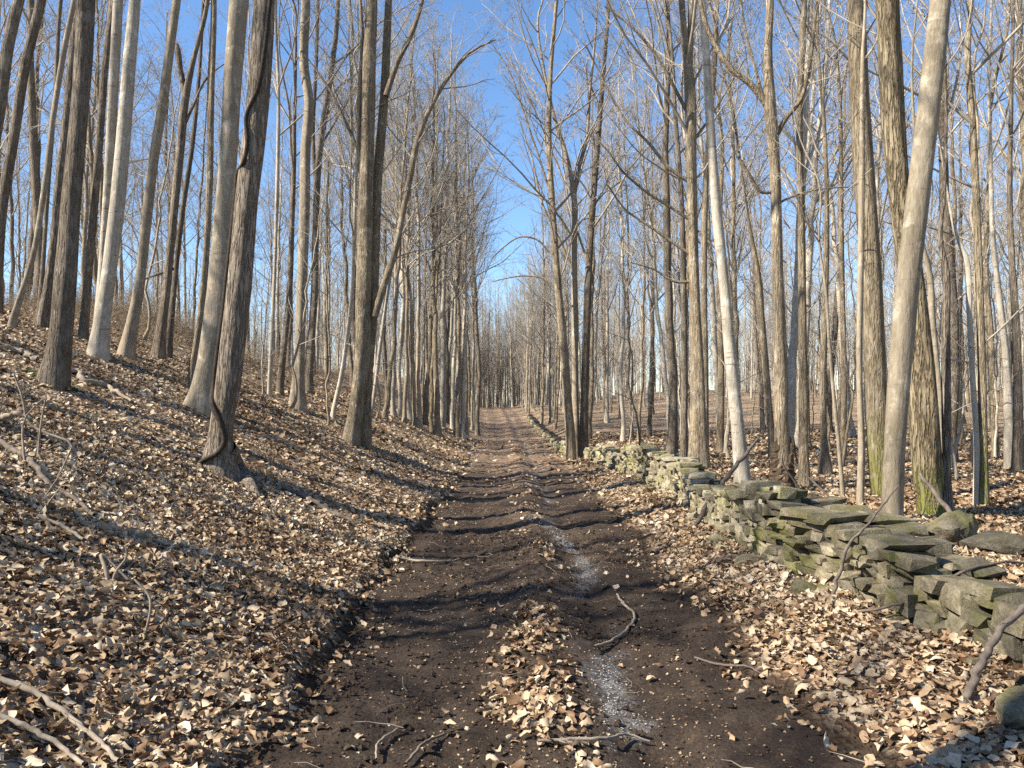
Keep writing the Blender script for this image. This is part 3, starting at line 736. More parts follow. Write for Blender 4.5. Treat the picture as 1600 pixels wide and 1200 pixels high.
for k in range(4):
    rg = np.random.default_rng(300 + k)
    H = [7, 5.5, 8.5, 6][k]
    P, R = cone_stem(H, [0.035, 0.026, 0.045, 0.03][k], rg, 0.05, 24, 0.05)
    st = trunk_mesh('trunk', P, R, 7, rg, 0.1, 0.3, BARK[['pale', 'tan', 'grey', 'tan'][k]], 0.03)
    v, q = crown_parts(P, R, rg, 0.22, n1=16, n2=6, n3=4, n4=0, len1=0.25, ang1=0.9, up=0.4)
    SAPL.append((st, mk_mesh('crown', v, q, True, [M_TWIG]), H))
def place(proto, x, y, s, label, group, rng, name='bare_tree', lean=0.03, fat=1.0):
    root = bpy.data.objects.new(name, None); COL.objects.link(root)
    root.location = (x, y, T1(x, y) - 0.06); root.scale = (s * fat * rng.uniform(.85, 1.15),) * 2 + (s,)
    root.rotation_euler = (rng.normal(0, lean), rng.normal(0, lean), rng.random() * 6.28)
    root.empty_display_size = 0.3
    tag(root, label, 'tree', group)
    obj('trunk', proto[0], root); obj('crown', proto[1], root)
    return root
spots = []
def in_view(x, y, m=0.04): return y > 3 and abs(x / y) < 0.665 + m
rg = np.random.default_rng(51)
heroes = [o.location for o in COL.objects if o.name.startswith('bare_tree')]
HX = np.array([[h.x, h.y] for h in heroes])
def far_from(x, y, dmin):
    P_ = HX if not spots else np.concatenate([HX, np.array([[s[0], s[1]] for s in spots])])
    return ((P_[:, 0] - x) ** 2 + (P_[:, 1] - y) ** 2).min() > dmin ** 2
LB = 'slim bare tree in the crowded row on the left bank farther up the track'; LBg = 'row of trees on the left bank'
RB = 'slim bare tree in the crowded row along the wall farther up the track'; RBg = 'row of trees along the wall'
LW = 'bare tree on the upper left hillside behind the nearer trunks'; LWg = 'trees on the left hillside'
RW = 'bare tree in the deep woods beyond the stone wall'; RWg = 'trees in the woods beyond the wall'
# rows beside the track
for px, py in [(601, 655), (615, 652), (623, 648), (632, 662), (640, 655), (648, 668), (655, 672), (664, 662), (675, 678), (684, 682), (690, 668), (700, 662), (707, 672), (715, 683), (722, 686), (729, 680), (737, 672), (746, 680), (741, 664), (668, 650), (695, 652), (727, 660)]:
    g = ground_hit(px, py); spots.append((g[0], g[1], rg.uniform(0.85, 1.1), LB, LBg))
for i in range(11):
    y = 48 + i * 4.3 + rg.uniform(-1, 1); spots.append((road_c(y) - rg.uniform(2.8, 6.5), y, rg.uniform(.85, 1.1), LB, LBg))
for i in range(22):
    y = 28 + i * 2.7 + rg.uniform(-.8, .8); spots.append((road_c(y) + rg.uniform(2.2, 4.6), y, rg.uniform(.8, 1.05), RB, RBg))
for i in range(16):
    spots.append((rg.uniform(-9, 3.0), rg.uniform(93, 106), rg.uniform(.75, 1.05), RB.replace('along the wall', 'at the bend'), 'trees at the end of the track'))
# woods
n = 0
while n < 84:
    y = rg.uniform(19, 52) if n < 55 else rg.uniform(45, 95); x = rg.uniform(-0.72 * y, -5.0) + road_c(y)
    if x < -34: continue
    if CX + F_PX * x / y < 540 and rg.random() < (0.9 if y < 40 else 0.6): continue
    if in_view(x, y) and far_from(x, y, 1.7): spots.append((x, y, rg.uniform(0.8, 1.15), LW, LWg)); n += 1
n = 0
while n < 118:
    y = 15 + 85 * rg.random() ** 1.25; x = rg.uniform(3.6, 0.72 * y)
    if in_view(x, y) and far_from(x, y, 1.5) and not (y < 24 and x / y > 0.45 and rg.random() < .6): spots.append((x, y, rg.uniform(0.75, 1.1), RW, RWg)); n += 1
MARKS_R = [(830, 'the track'), (903, 'the wall clump'), (1090, 'the stout tan trunk'), (1150, 'the white trunk'), (1221, 'the forked tree'), (1368, 'the mossy-footed trunk'), (1448, 'the oak'), (1535, 'the green-footed tree'), (1700, 'the right edge')]
MARKS_L = [(-100, 'the left edge'), (92, 'the brown trunk'), (160, 'the pale twin beech'), (252, 'the stub-forked tree'), (362, 'the vine-clad trunk'), (468, 'the kinked grey trunk'), (566, 'the twin-stemmed tree'), (770, 'the track')]
TONE = {'tan': 'tan', 'dark': 'dark', 'grey': 'grey', 'pale': 'pale'}
def auto_label(x, y, k, what, marks):
    px = CX + F_PX * x / y
    j = max([i_ for i_, m_ in enumerate(marks[:-1]) if m_[0] <= px] + [0])
    far = 'near' if y < 24 else ('midway' if y < 45 else 'far')
    return '%s %s %s between %s and %s' % (far, TONE[bk[k]], what, marks[j][1], marks[j + 1][1])
ORD = ['second', 'third', 'fourth', 'fifth', 'sixth', 'seventh', 'eighth', 'ninth', 'tenth', 'eleventh']
def ordinal(i, n_):
    if n_ < 2 or n_ > 12: return ''
    return ', leftmost' if i == 0 else (', rightmost' if i == n_ - 1 else ', %s from left' % ORD[i - 1])
todo = {}
for (x, y, s, lb, gp) in spots:
    k = int(rg.integers(7))
    if gp == LWg and y < 45 and k in (2, 4): k = 5
    what = 'row tree' if gp in (LBg, RBg) else ('tree at the bend' if gp.endswith('track') else 'tree seen')
    todo.setdefault((auto_label(x, y, k, what, MARKS_L if x < road_c(y) else MARKS_R), gp), []).append((x, y, s, k))
for (lb, gp), lst in todo.items():
    lst.sort(key=lambda t: t[0] / t[1])
    for i, (x, y, s, k) in enumerate(lst):
        sfx = ordinal(i, len(lst))
        place(PROTO[k], x, y, s, lb + sfx, gp, rg)
# trees outside the picture on the left whose shadows cross the foreground
# (the ones sunward of the wall's near end are short, so that their tops leave the trees there in the sun)
out_l = [(-5.6, 0.7, 1.25, 1), (-9.5, 3.6, .52, 1.6), (-11.0, -1.5, 1.1, 1), (-13.5, 6.0, 1.0, 1), (-8.0, -5.0, 1.1, 1), (-7.4, 3.2, .45, 1.6), (-10.8, 5.6, .6, 1.5), (-12.6, 2.2, .6, 1.6), (-15.0, 8.4, 1.0, 1), (-18.0, 11.2, 1.1, 1), (-6.9, -1.8, 1.0, 1), (-14.2, -4.0, 1.1, 1), (-19.5, 7.0, 1.1, 1)]
for i, (x, y, s, ft) in enumerate(out_l):
    place(PROTO[(5, 2, 0, 5, 2, 3, 0)[i % 7]], x, y, s, 'tree on the left bank standing just outside the picture', 'trees outside the picture', rg, fat=ft)
# saplings
sp = []
n = 0
while n < 46:
    y = rg.uniform(11, 42)
    left = rg.random() < 0.35
    x = rg.uniform(-0.6 * y, -4.2) if left else rg.uniform(3.3, 0.66 * y)
    if left and y < 17: continue
    if in_view(x, y):
        sp.append((x, y, left)); n += 1
def sap_label(x, y, left):
    marks = MARKS_L if left else MARKS_R; px = CX + F_PX * x / y
    j = max([i_ for i_, m_ in enumerate(marks[:-1]) if m_[0] <= px] + [0])
    return '%s thin twiggy sapling between %s and %s' % ('near' if y < 19 else 'midway' if y < 30 else 'far', marks[j][1], marks[j + 1][1])
todo = {}
for x, y, left in sp: todo.setdefault((sap_label(x, y, left), left), []).append((x, y))
for (lb, left), lst in todo.items():
    lst.sort(key=lambda t: t[0] / t[1])
    for i, (x, y) in enumerate(lst):
        place(SAPL[rg.integers(4)], x, y, rg.uniform(.6, 1.1), lb + ordinal(i, len(lst)), 'saplings on the left slope' if left else 'saplings right of the wall', rg, 'sapling', 0.06)
# far-off wood: one mass of instanced trees
rg = np.random.default_rng(77)
lows = []
for k in range(5):
    P, R = cone_stem(16, [0.12, 0.10, 0.14, 0.09, 0.11][k], rg, 0.02, 14, 0.02)
    A = grow(P[None], R[None], 18, [0.25, 0.3, 0.35, 0.2, 0.12][k], 0.98, (0.55, 0.2), 0.27, 6, 0.7, 0.1, rg, rmin=0.010)
    B = grow(*A, 7, 0.2, 1.0, (0.7, 0.2), 0.45, 4, 0.4, 0.1, rg, rmin=0.007)
    C_ = grow(*B, 5, 0.2, 1.0, (0.7, 0.2), 0.5, 3, 0.3, 0.1, rg, rmin=0.005)
    v, q = join([tubes(P[None], R[None], 6), tubes(*A, 3), tubes(*B, 3), tubes(*C_, 3)])
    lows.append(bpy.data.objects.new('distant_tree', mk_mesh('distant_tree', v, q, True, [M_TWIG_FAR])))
pts_ = []
while len(pts_) < 2300:
    n = len(pts_)
    if n < 200: y = rg.uniform(98, 135); x = rg.uniform(-14, 7)
    elif n < 480: y = rg.uniform(97, 230); x = rg.uniform(-28, 16)
    else: y = 78 + 170 * rg.random() ** 1.1; x = rg.uniform(-0.72 * y, 0.72 * y)
    if abs(x - road_c(y)) < 2.2 and y < 100: continue
    if x < -60: continue
    pts_.append((x, y, T1(x, y) - 0.1))
me = bpy.data.meshes.new('distant_wood'); me.from_pydata(pts_, [], [])
dw = obj('distant_wood', me)
ng = bpy.data.node_groups.new('distant_wood_scatter', 'GeometryNodeTree')
ng.interface.new_socket('Geometry', in_out='INPUT', socket_type='NodeSocketGeometry'); ng.interface.new_socket('Geometry', in_out='OUTPUT', socket_type='NodeSocketGeometry')
gi = ng.nodes.new('NodeGroupInput'); go = ng.nodes.new('NodeGroupOutput')
jn = ng.nodes.new('GeometryNodeJoinGeometry')
for o_ in lows:
    oi = ng.nodes.new('GeometryNodeObjectInfo'); oi.inputs['Object'].default_value = o_; oi.inputs['As Instance'].default_value = True
    ng.links.new(oi.outputs['Geometry'], jn.inputs[0])
ip = ng.nodes.new('GeometryNodeInstanceOnPoints'); ip.inputs['Pick Instance'].default_value = True
ri = ng.nodes.new('FunctionNodeRandomValue'); ri.data_type = 'INT'
[q_ for q_ in ri.inputs if q_.name == 'Max' and q_.type == 'INT'][0].default_value = 4
rv = ng.nodes.new('FunctionNodeRandomValue'); rv.data_type = 'FLOAT_VECTOR'
[q_ for q_ in rv.inputs if q_.name == 'Min' and q_.type == 'VECTOR'][0].default_value = (-0.03, -0.03, 0)
[q_ for q_ in rv.inputs if q_.name == 'Max' and q_.type == 'VECTOR'][0].default_value = (0.03, 0.03, 6.28)
rs = ng.nodes.new('FunctionNodeRandomValue'); rs.data_type = 'FLOAT'
[q_ for q_ in rs.inputs if q_.name == 'Min' and q_.type == 'VALUE'][0].default_value = 0.4
[q_ for q_ in rs.inputs if q_.name == 'Max' and q_.type == 'VALUE'][0].default_value = 1.1
en = lambda n_: [q_ for q_ in n_.outputs if q_.enabled][0]
ng.links.new(gi.outputs[0], ip.inputs['Points']); ng.links.new(jn.outputs[0], ip.inputs['Instance'])
ng.links.new(en(ri), ip.inputs['Instance Index']); ng.links.new(en(rv), ip.inputs['Rotation']); ng.links.new(en(rs), ip.inputs['Scale'])
ng.links.new(ip.outputs[0], go.inputs[0])
md = dw.modifiers.new('scatter', 'NODES'); md.node_group = ng
tag(dw, 'grey-brown mass of bare trees far off beyond the end of the track', 'wood', kind='stuff')
# the same wood goes on past both sides of the view
pts_ = []
while len(pts_) < 330:
    y = rg.uniform(-12, 85); x = rg.uniform(4.5, 62)
    if x < 0.70 * max(y, 0) + 2.2 or (abs(y) < 7 and x < 7.5): continue
    pts_.append((x, y, T1(x, y) - 0.1))
while len(pts_) < 400:
    y = rg.uniform(26, 85); x = rg.uniform(-66, -18)
    if x > -0.74 * y - 1.5: continue
    pts_.append((x, y, T1(x, y) - 0.1))
me = bpy.data.meshes.new('surrounding_wood'); me.from_pydata(pts_, [], [])
sw = obj('surrounding_wood', me); md = sw.modifiers.new('scatter', 'NODES'); md.node_group = ng
tag(sw, 'bare trees carrying on past the sides of the view', 'wood', kind='stuff')
# ------------------------------------------------------------------ leaf litter
def leaf_templates(n, lobed, rng):
    out = []
    for k in range(n):
        if lobed:
            m = 8
            a = np.linspace(0, 2 * np.pi, m, endpoint=False) + rng.normal(0, .12, m)
            r = np.where(np.arange(m) % 2 == 0, 1.0, rng.uniform(.62, .95)) * rng.uniform(0.72, 1.15, m)
            r[0] *= 0.7
        else:
            m = 5
            a = np.linspace(0, 2 * np.pi, m, endpoint=False); r = rng.uniform(0.7, 1.1, m)
        x = r * np.cos(a); y = r * np.sin(a) * rng.uniform(0.55, 0.95)
        cu = rng.uniform(-0.7, 1.1); cv = rng.uniform(-1.1, 1.1)
        z = cu * x * x * 0.6 + cv * y * y * 0.9 + rng.normal(0, 0.2, m)
        V = np.concatenate([[[0, 0, rng.normal(0, .05)]], np.stack([x, y, z], -1)])
        f = np.stack([np.zeros(m, int), np.arange(m) + 1, (np.arange(m) + 1) % m + 1], -1)
        out.append((V, f))
    return out
def leaf_detailed(n, rng):
    out = []
    for k in range(n):
        a2 = np.linspace(0, 2 * np.pi, 10, endpoint=False) + rng.normal(0, .10, 10)
        r2 = np.where(np.arange(10) % 2 == 0, 1.0, rng.uniform(.6, .92)) * rng.uniform(.75, 1.12, 10)
        a1 = np.linspace(0, 2 * np.pi, 5, endpoint=False); r1 = np.full(5, .5)
        asp = rng.uniform(.6, .95)
        x = np.concatenate([[0], r1 * np.cos(a1), r2 * np.cos(a2)]); y = np.concatenate([[0], r1 * np.sin(a1), r2 * np.sin(a2)]) * asp
        th = rng.random() * 6.28; c, s_ = np.cos(th), np.sin(th); uu = x * c + y * s_; vv = -x * s_ + y * c
        k1 = rng.choice([-1, 1]) * rng.uniform(.7, 2.2); k2 = rng.uniform(-.6, .6)
        un = np.sin(uu * k1) / k1; zn = (1 - np.cos(uu * k1)) / k1 + k2 * vv * vv * .5 - 0.25 * np.abs(y) * rng.uniform(-1, 1) + rng.normal(0, .07, 16)
        V = np.stack([un * c - vv * s_, un * s_ + vv * c, zn], -1)
        f = []
        for i in range(5):
            j = (i + 1) % 5
            f.append((0, 1 + i, 1 + j)); o0, o1, o2 = 6 + 2 * i, 6 + 2 * i + 1, 6 + (2 * i + 2) % 10
            f += [(1 + i, o0, o1), (1 + i, o1, 1 + j), (1 + j, o1, o2)]
        out.append((V, np.array(f)))
    return out
def ground_normal(x, y, e=0.06):
    zx = (terrain(x + e, y) - terrain(x - e, y)) / (2 * e); zy = (terrain(x, y + e) - terrain(x, y - e)) / (2 * e)
    nn = np.stack([-zx, -zy, np.ones_like(zx)], -1); return nn / np.linalg.norm(nn, axis=1, keepdims=True)
def scatter_leaves(x, y, size, tmpl, rng, lift=0.012, tilt=0.5, rnd=None):
    N = len(x); z = terrain(x, y)
    nn = ground_normal(x, y, 0.15) + rng.normal(0, tilt * 0.5, (N, 3)); nn /= np.linalg.norm(nn, axis=1, keepdims=True)
    az = rng.random(N) * 6.283
    t = np.stack([np.cos(az), np.sin(az), np.zeros(N)], -1); t -= (t * nn).sum(1, keepdims=True) * nn; t /= np.linalg.norm(t, axis=1, keepdims=True)
    b_ = np.cross(nn, t)
    ch = rng.integers(len(tmpl), size=N)
    Vs, Fs, As, n0 = [], [], [], 0
    if rnd is None: rnd = rng.random(N)
    lf = rng.random(N) ** 1.5 * lift + size * 0.12
    for k, (V, f) in enumerate(tmpl):
        s = np.where(ch == k)[0]
        if not len(s): continue
        P = (V[None, :, 0, None] * t[s, None] + V[None, :, 1, None] * b_[s, None] + V[None, :, 2, None] * nn[s, None]) * size[s, None, None]
        P += np.stack([x[s], y[s], z[s] + lf[s]], -1)[:, None]
        m = len(V)
        Vs.append(P.reshape(-1, 3)); Fs.append((f[None] + (np.arange(len(s)) * m)[:, None, None] + n0).reshape(-1, 3)); n0 += len(s) * m
        As.append(np.repeat(rnd[s], m))
    return np.concatenate(Vs), np.concatenate(Fs), np.concatenate(As)
rg = np.random.default_rng(5)
TD = leaf_detailed(16, rg); TL = leaf_templates(14, True, rg); TS = leaf_templates(8, False, rg)
def cand(n, x0, x1, y0, y1):
    return rg.uniform(x0, x1, n), rg.uniform(y0, y1, n)
def litter_mask(x, y):
    """probability that a leaf lies here"""
    u = x - road_c(y)
    t = np.maximum(edge_l(y) - u, 0); s = np.maximum(u - edge_r(y), 0)
    out = np.clip(0.12 + sstep(0.05, 0.28, t + s), 0, 1)
    inside = (t + s) <= 0
    strip = np.exp(-np.abs((u - 0.08 - 0.30 * vnoise(y * .7, 2.0)) / 0.20) ** 2.4) * np.clip(0.75 + 2.6 * fbm(u * 3.5, y * 1.6, 3) - 1.0 * sstep(5.0, 6.8, y), 0, 1)
    edge = 0.22 * np.exp(-np.minimum(u - edge_l(y), edge_r(y) - u) / 0.10)
    loose = 0.007 + 0.06 * sstep(11, 24, y)
    p_in = np.clip(np.maximum(strip * 0.9, np.maximum(edge, loose)), 0, 1)
    patch = 0.78 + 0.5 * fbm(x * 0.9, y * 0.9, 3)
    return np.where(inside, p_in, out * np.clip(patch, 0.35, 1))
def vis(x, y, m=0.18): return (np.abs(x) < (0.665 + m) * y + 0.3)
def tone(x, y, n):
    """leaf paleness: clumps of paler and browner leaves"""
    return np.clip(rg.beta(1.7, 1.5, n) + 0.35 * fbm(x * 0.8 + 9, y * 0.8, 3), 0.0, 1)
Vs, Fs, As, off = [], [], [], 0
def add_leaves(n, x0, x1, y0, y1, smin, smax, tm, lift, tilt, dmul=1.0):
    global off
    x, y = cand(n, x0, x1, y0, y1)
    k = (rg.random(n) < litter_mask(x, y) * dmul) & vis(x, y)
    x, y = x[k], y[k]
    sz = rg.uniform(smin, smax, len(x)) * rg.choice([0.65, 1.0, 1.0, 1.25], len(x))
    V, f, a = scatter_leaves(x, y, sz, tm, rg, lift, tilt, tone(x, y, len(x)))
    Vs.append(V); Fs.append(f + off); As.append(a); off += len(V)
# near (lobed, curled), middle and far
add_leaves(36000, -5.0, 4.7, 2.6, 5.4, 0.022, 0.044, TD, 0.035, 0.75)
add_leaves(74000, -7.4, 6.6, 5.4, 9.5, 0.021, 0.041, TL, 0.035, 0.85)
add_leaves(80000, -13, 12, 9.5, 19, 0.028, 0.048, TS, 0.03, 0.85)
add_leaves(46000, -22, 20, 19, 40, 0.05, 0.085, TS, 0.03, 0.8)
V = np.concatenate(Vs); Fc = np.concatenate(Fs); A = np.concatenate(As)
tag(obj('leaf_litter', mk_mesh('leaf_litter', V, Fc, True, [M_LEAF], {'rnd': A})), 'dry tan and brown fallen leaves covering the banks', 'fallen leaves', kind='stuff')
# the largest single leaves, one object each
leafmeshes = []
TB_ = leaf_detailed(8, np.random.default_rng(8))
for V_, f_ in TB_: leafmeshes.append(mk_mesh('leaf', V_, f_, True, [M_LEAF1]))
x, y = cand(6000, -4.5, 3.6, 2.9, 5.6)
k = (rg.random(6000) < litter_mask(x, y)) & vis(x, y, 0); x, y = x[k][:300], y[k][:300]
nn = ground_normal(x, y, 0.15); zz = terrain(x, y)
for i in range(len(x)):
    o = obj('leaf', leafmeshes[i % 8], floor)
    o.location = (x[i], y[i], zz[i] + 0.032)
    nv = Vector(nn[i] + rg.normal(0, .28, 3)); o.rotation_mode = 'QUATERNION'
    o.rotation_quaternion = nv.to_track_quat('Z', 'Y') @ Matrix.Rotation(rg.random() * 6.28, 4, 'Z').to_quaternion()
    s = rg.uniform(.036, .054); o.scale = (s, s, s)
# crumbs of leaf and twig trodden into the track
n = 34000
x, y = cand(n, -1.5, 1.7, 2.8, 14)
u = x - road_c(y)
k = (u > edge_l(y)) & (u < edge_r(y)) & (rg.random(n) < np.clip(0.28 + 0.9 * fbm(x * 1.1, y * .7, 3) + 0.25 * np.exp(-((u - .1) / .3) ** 2), 0.04, 1))
x, y = x[k], y[k]
V, f, a = scatter_leaves(x, y, rg.uniform(0.004, 0.013, len(x)), TS, rg, 0.003, 0.5, np.clip(rg.beta(1.3, 2.6, len(x)), 0, 1))
tag(obj('leaf_crumbs', mk_mesh('leaf_crumbs', V, f, False, [M_LEAF], {'rnd': a})), 'crushed leaf crumbs trodden into the dark track', 'leaf crumbs', kind='stuff')
# lumps of soil on the track and along the cut bank
def lumps(x, y, size, rng, sub=0.35):
    ico = np.array([[1, 0, 0], [-1, 0, 0], [0, 1, 0], [0, -1, 0], [0, 0, 1], [0, 0, -1.]]); fo = np.array([[0, 2, 4], [2, 1, 4], [1, 3, 4], [3, 0, 4], [2, 0, 5], [1, 2, 5], [3, 1, 5], [0, 3, 5]])
    N = len(x); P = ico[None] * rng.uniform(0.6, 1.2, (N, 6, 1)) * np.stack([np.ones(N), rng.uniform(.6, 1, N), rng.uniform(.45, .8, N)], -1)[:, None] * size[:, None, None]
    az = rng.random(N) * 6.28; c, s_ = np.cos(az), np.sin(az)
    X_ = P[..., 0] * c[:, None] - P[..., 1] * s_[:, None]; Y_ = P[..., 0] * s_[:, None] + P[..., 1] * c[:, None]
    Q = np.stack([X_ + x[:, None], Y_ + y[:, None], P[..., 2] + (terrain(x, y) + size * sub)[:, None]], -1)
    return Q.reshape(-1, 3), (fo[None] + (np.arange(N) * 6)[:, None, None]).reshape(-1, 3)
n = 16000
x, y = cand(n, -1.6, 1.8, 2.8, 13); u = x - road_c(y)
k = (u > edge_l(y) - 0.25) & (u < edge_r(y) + .1) & (rg.random(n) < np.clip(0.35 + 1.2 * fbm(x * 1.6, y * 1.0, 3) + 0.7 * np.exp(-np.abs(u - edge_l(y)) / 0.12), 0.02, 1))
x, y = x[k], y[k]
V, f = lumps(x, y, rg.uniform(0.004, 0.016, len(x)) * rg.choice([1, 1, 1, 2.0], len(x)), rg)
tag(obj('soil_crumbs', mk_mesh('soil_crumbs', V, f, False, [M_TRACK])), 'loose dark crumbs of soil on the track', 'soil', kind='stuff')
n = 6000
y = rg.uniform(2.8, 11, n); x = road_c(y) + gravel_center(y) + rg.normal(0, 0.075, n)
k = rg.random(n) < np.clip(0.25 + 1.9 * fbm(y * 0.9, (x - road_c(y)) * 2 + 60.0, 3), 0, 1); x, y = x[k], y[k]
V, f = lumps(x, y, rg.uniform(0.003, 0.009, len(x)), rg)
tag(obj('gravel', mk_mesh('gravel', V, f, False, [M_GRAVEL])), 'pale grey gravel washed along the right rut', 'gravel', kind='stuff')

# ------------------------------------------------------------------ dry stone wall
rg = np.random.default_rng(11)
def stone_mesh(rng, flat):
    bm = bmesh.new()
    sh = rng.normal(0, .10, 2)
    for sx in (-1, 1):
        for sy in (-1, 1):
            for sz_ in (-1, 1):
                bm.verts.new((.5 * sx * rng.uniform(.70, 1.0) + sh[0] * sz_, .5 * sy * rng.uniform(.72, 1.0), .5 * sz_ * rng.uniform(.62, 1.0)))
    for i in range(7):
        p = rng.uniform(-.85, .85, 3); ax = rng.integers(3); p[ax] = math.copysign(rng.uniform(.92, 1.06), p[ax]); bm.verts.new(p * .5)
    r = bmesh.ops.convex_hull(bm, input=bm.verts)
    for vv in [v_ for v_ in bm.verts if not v_.link_faces]: bm.verts.remove(vv)
    me = bpy.data.meshes.new('stone'); bm.to_mesh(me); bm.free(); me.materials.append(M_STONE)
    return me
STONES = [stone_mesh(rg, True) for k in range(30)]
wall_px = [(1640, 1085), (1600, 1050), (1490, 1005), (1385, 962), (1300, 925), (1200, 885), (1140, 850), (1090, 812), (1050, 775), (1010, 757), (975, 742), (950, 730), (925, 720), (895, 712), (868, 705)]
wl = np.array([ground_hit(*p)[:2] for p in wall_px])
far_w = np.array([[road_c(y_) + 1.85, y_] for y_ in (33, 40, 48, 56, 64)])
wl = np.concatenate([wl, far_w[far_w[:, 1] > wl[-1, 1] + 3]])
s_w = np.concatenate([[0], np.cumsum(np.linalg.norm(np.diff(wl, axis=0), axis=1))])
def wall_at(s):
    x = np.interp(s, s_w, wl[:, 0]); y = np.interp(s, s_w, wl[:, 1])
    e = 0.35
    dx = np.interp(s + e, s_w, wl[:, 0]) - np.interp(s - e, s_w, wl[:, 0]); dy = np.interp(s + e, s_w, wl[:, 1]) - np.interp(s - e, s_w, wl[:, 1])
    return x, y, math.atan2(dy, dx)
# wall height along its distance y from the camera
hy = [3.5, 5.2, 6.2, 6.9, 7.6, 8.6, 9.6, 10.3, 11.0, 11.6, 12.4, 13.4, 14.0, 14.6, 15.4, 16.4, 17.4, 18.2, 19, 20, 22, 24, 27, 31, 40, 70]
hh = [0.42, 0.44, 0.62, 0.72, 0.70, 0.66, 0.62, 0.50, 0.34, 0.42, 0.72, 0.74, 0.50, 0.72, 0.84, 0.84, 0.55, 0.70, 0.66, 0.45, 0.58, 0.45, 0.42, 0.42, 0.45, 0.5]
def thick(y): return float(np.interp(y, [4, 5.2, 7.6, 8.8], [.55, .78, .78, .5]))
stones = []                                        # (x, y, z, yaw, (lx, ly, lz), tiltx, tilty)
def course_run(back):
    s = 0.0; th = 0.50
    z_rows = {}
    s_end = s_w[-1]
    zc = 0.0; row = 0
    while zc < 1.05:
        hrow = rg.uniform(0.045, 0.095) if row else 0.10
        s = rg.uniform(0, 0.3)
        while s < s_end:
            x, y, yaw = wall_at(s)
            if y > 30 and row > 3: s += 0.6; continue
            big = y < 5.7
            ln = rg.uniform(0.10, 0.30) * (1.0 if y < 18 else 1.4)
            hgt = hrow * rg.uniform(0.8, 1.25) * (1.7 if big and rg.random() < .5 else 1.0)
            if big and rg.random() < 0.3: s += ln * .8; continue
            top = float(np.interp(y, hy, hh)) * (1 + 0.28 * vnoise(s * 1.7, 5.0)) - (0.12 if back else 0)
            if zc + hgt * 0.6 < top:
                nx, ny = math.sin(yaw), -math.cos(yaw)          # towards the right of the running direction
                side = (thick(y) if back else 0.06) - 0.10 * zc * (1 if back else -1) + rg.normal(0, 0.025)
                dep = rg.uniform(0.20, 0.32)
                cxs = x + nx * (side + (-dep * .3 if back else dep * .3)); cys = y + ny * (side + (-dep * .3 if back else dep * .3))
                g0 = T1(x, y) - 0.06
                last = zc + hrow * 2.0 > top
                if last and rg.random() < .3: ln *= 1.3; dep = 0.42; hgt = min(hgt, .07)
                tl = 0.06 if not big else 0.14
                stones.append((cxs, cys, g0 + zc + hgt * .5, yaw + rg.normal(0, .12), (ln * 1.08, dep, hgt * 1.22), rg.normal(0, tl), rg.normal(0, tl * .8)))
            s += ln * 0.93
        zc += hrow; row += 1
course_run(False); course_run(True)
# long flat capping slabs
for px, py, d_, lx, ly, lz, yw in [(1262, 792, 7.5, .55, .4, .07, .3), (1315, 800, 7.1, .6, .42, .07, -.2), (1300, 822, 6.9, .5, .4, .09, .2), (1372, 808, 6.9, .62, .45, .08, .1), (1385, 828, 6.7, .75, .45, .07, -.1), (1400, 850, 6.5, .7, .5, .07, .15), (1330, 845, 6.5, .45, .4, .10, .4), (1345, 870, 6.2, .40, .35, .13, .2), (1275, 850, 6.9, .35, .3, .12, 0), (1180, 765, 9.0, .55, .4, .13, .1), (1140, 772, 10, .5, .4, .08, .5), (1425, 872, 6.0, .38, .34, .09, .6), (1385, 890, 5.9, .32, .28, .11, -.5), (1440, 900, 5.6, .40, .34, .12, .2), (1480, 928, 5.3, .32, .30, .15, .8), (1540, 955, 5.0, .33, .28, .14, -.3), (1420, 938, 5.4, .30, .26, .15, .3), (1590, 990, 4.8, .3, .28, .15, .2), (1510, 975, 5.0, .28, .24, .13, .1), (1460, 968, 5.2, .26, .22, .12, .5), (1560, 1010, 4.7, .26, .22, .12, .3), (1405, 972, 5.4, .24, .2, .1, .1)]:
    p_ = at(px, py, d_); stones.append((p_[0], p_[1], p_[2], yw, (lx * .82, ly * .85, lz * 1.1), rg.normal(0, .07), rg.normal(0, .08)))
# tumbled stones at the foot and in the gaps
for i in range(110):
    s = rg.uniform(0, s_w[-1] * 0.42); x, y, yaw = wall_at(s)
    nx, ny = math.sin(yaw), -math.cos(yaw); o_ = rg.uniform(-0.22, 0.7)
    sz = rg.uniform(.10, .25)
    px_, py_ = x + nx * o_, y + ny * o_
    hb = 0.0 if (o_ < 0 or o_ > .6) else float(np.interp(y, hy, hh)) * (0.55 if y > 6.6 else .85)
    stones.append((px_, py_, T1(x, y) - .03 + hb + sz * .12, rg.random() * 6.28, (sz * 1.3, sz, sz * rg.uniform(.3, .6)), rg.normal(0, .3), rg.normal(0, .3)))
wx0, wy0 = float(wl[2, 0]), float(wl[2, 1])
wall = bpy.data.objects.new('stone_wall', None); COL.objects.link(wall); wall.location = (wx0, wy0, T1(wx0, wy0))
tag(wall, 'tumbledown dry stone wall of flat mossy grey stones along the right of the track', 'wall')
stones.sort(key=lambda t: -(max(t[4]) / t[1]) if t[1] < 20 else 0)
fv, ff, fn = [], [], 0
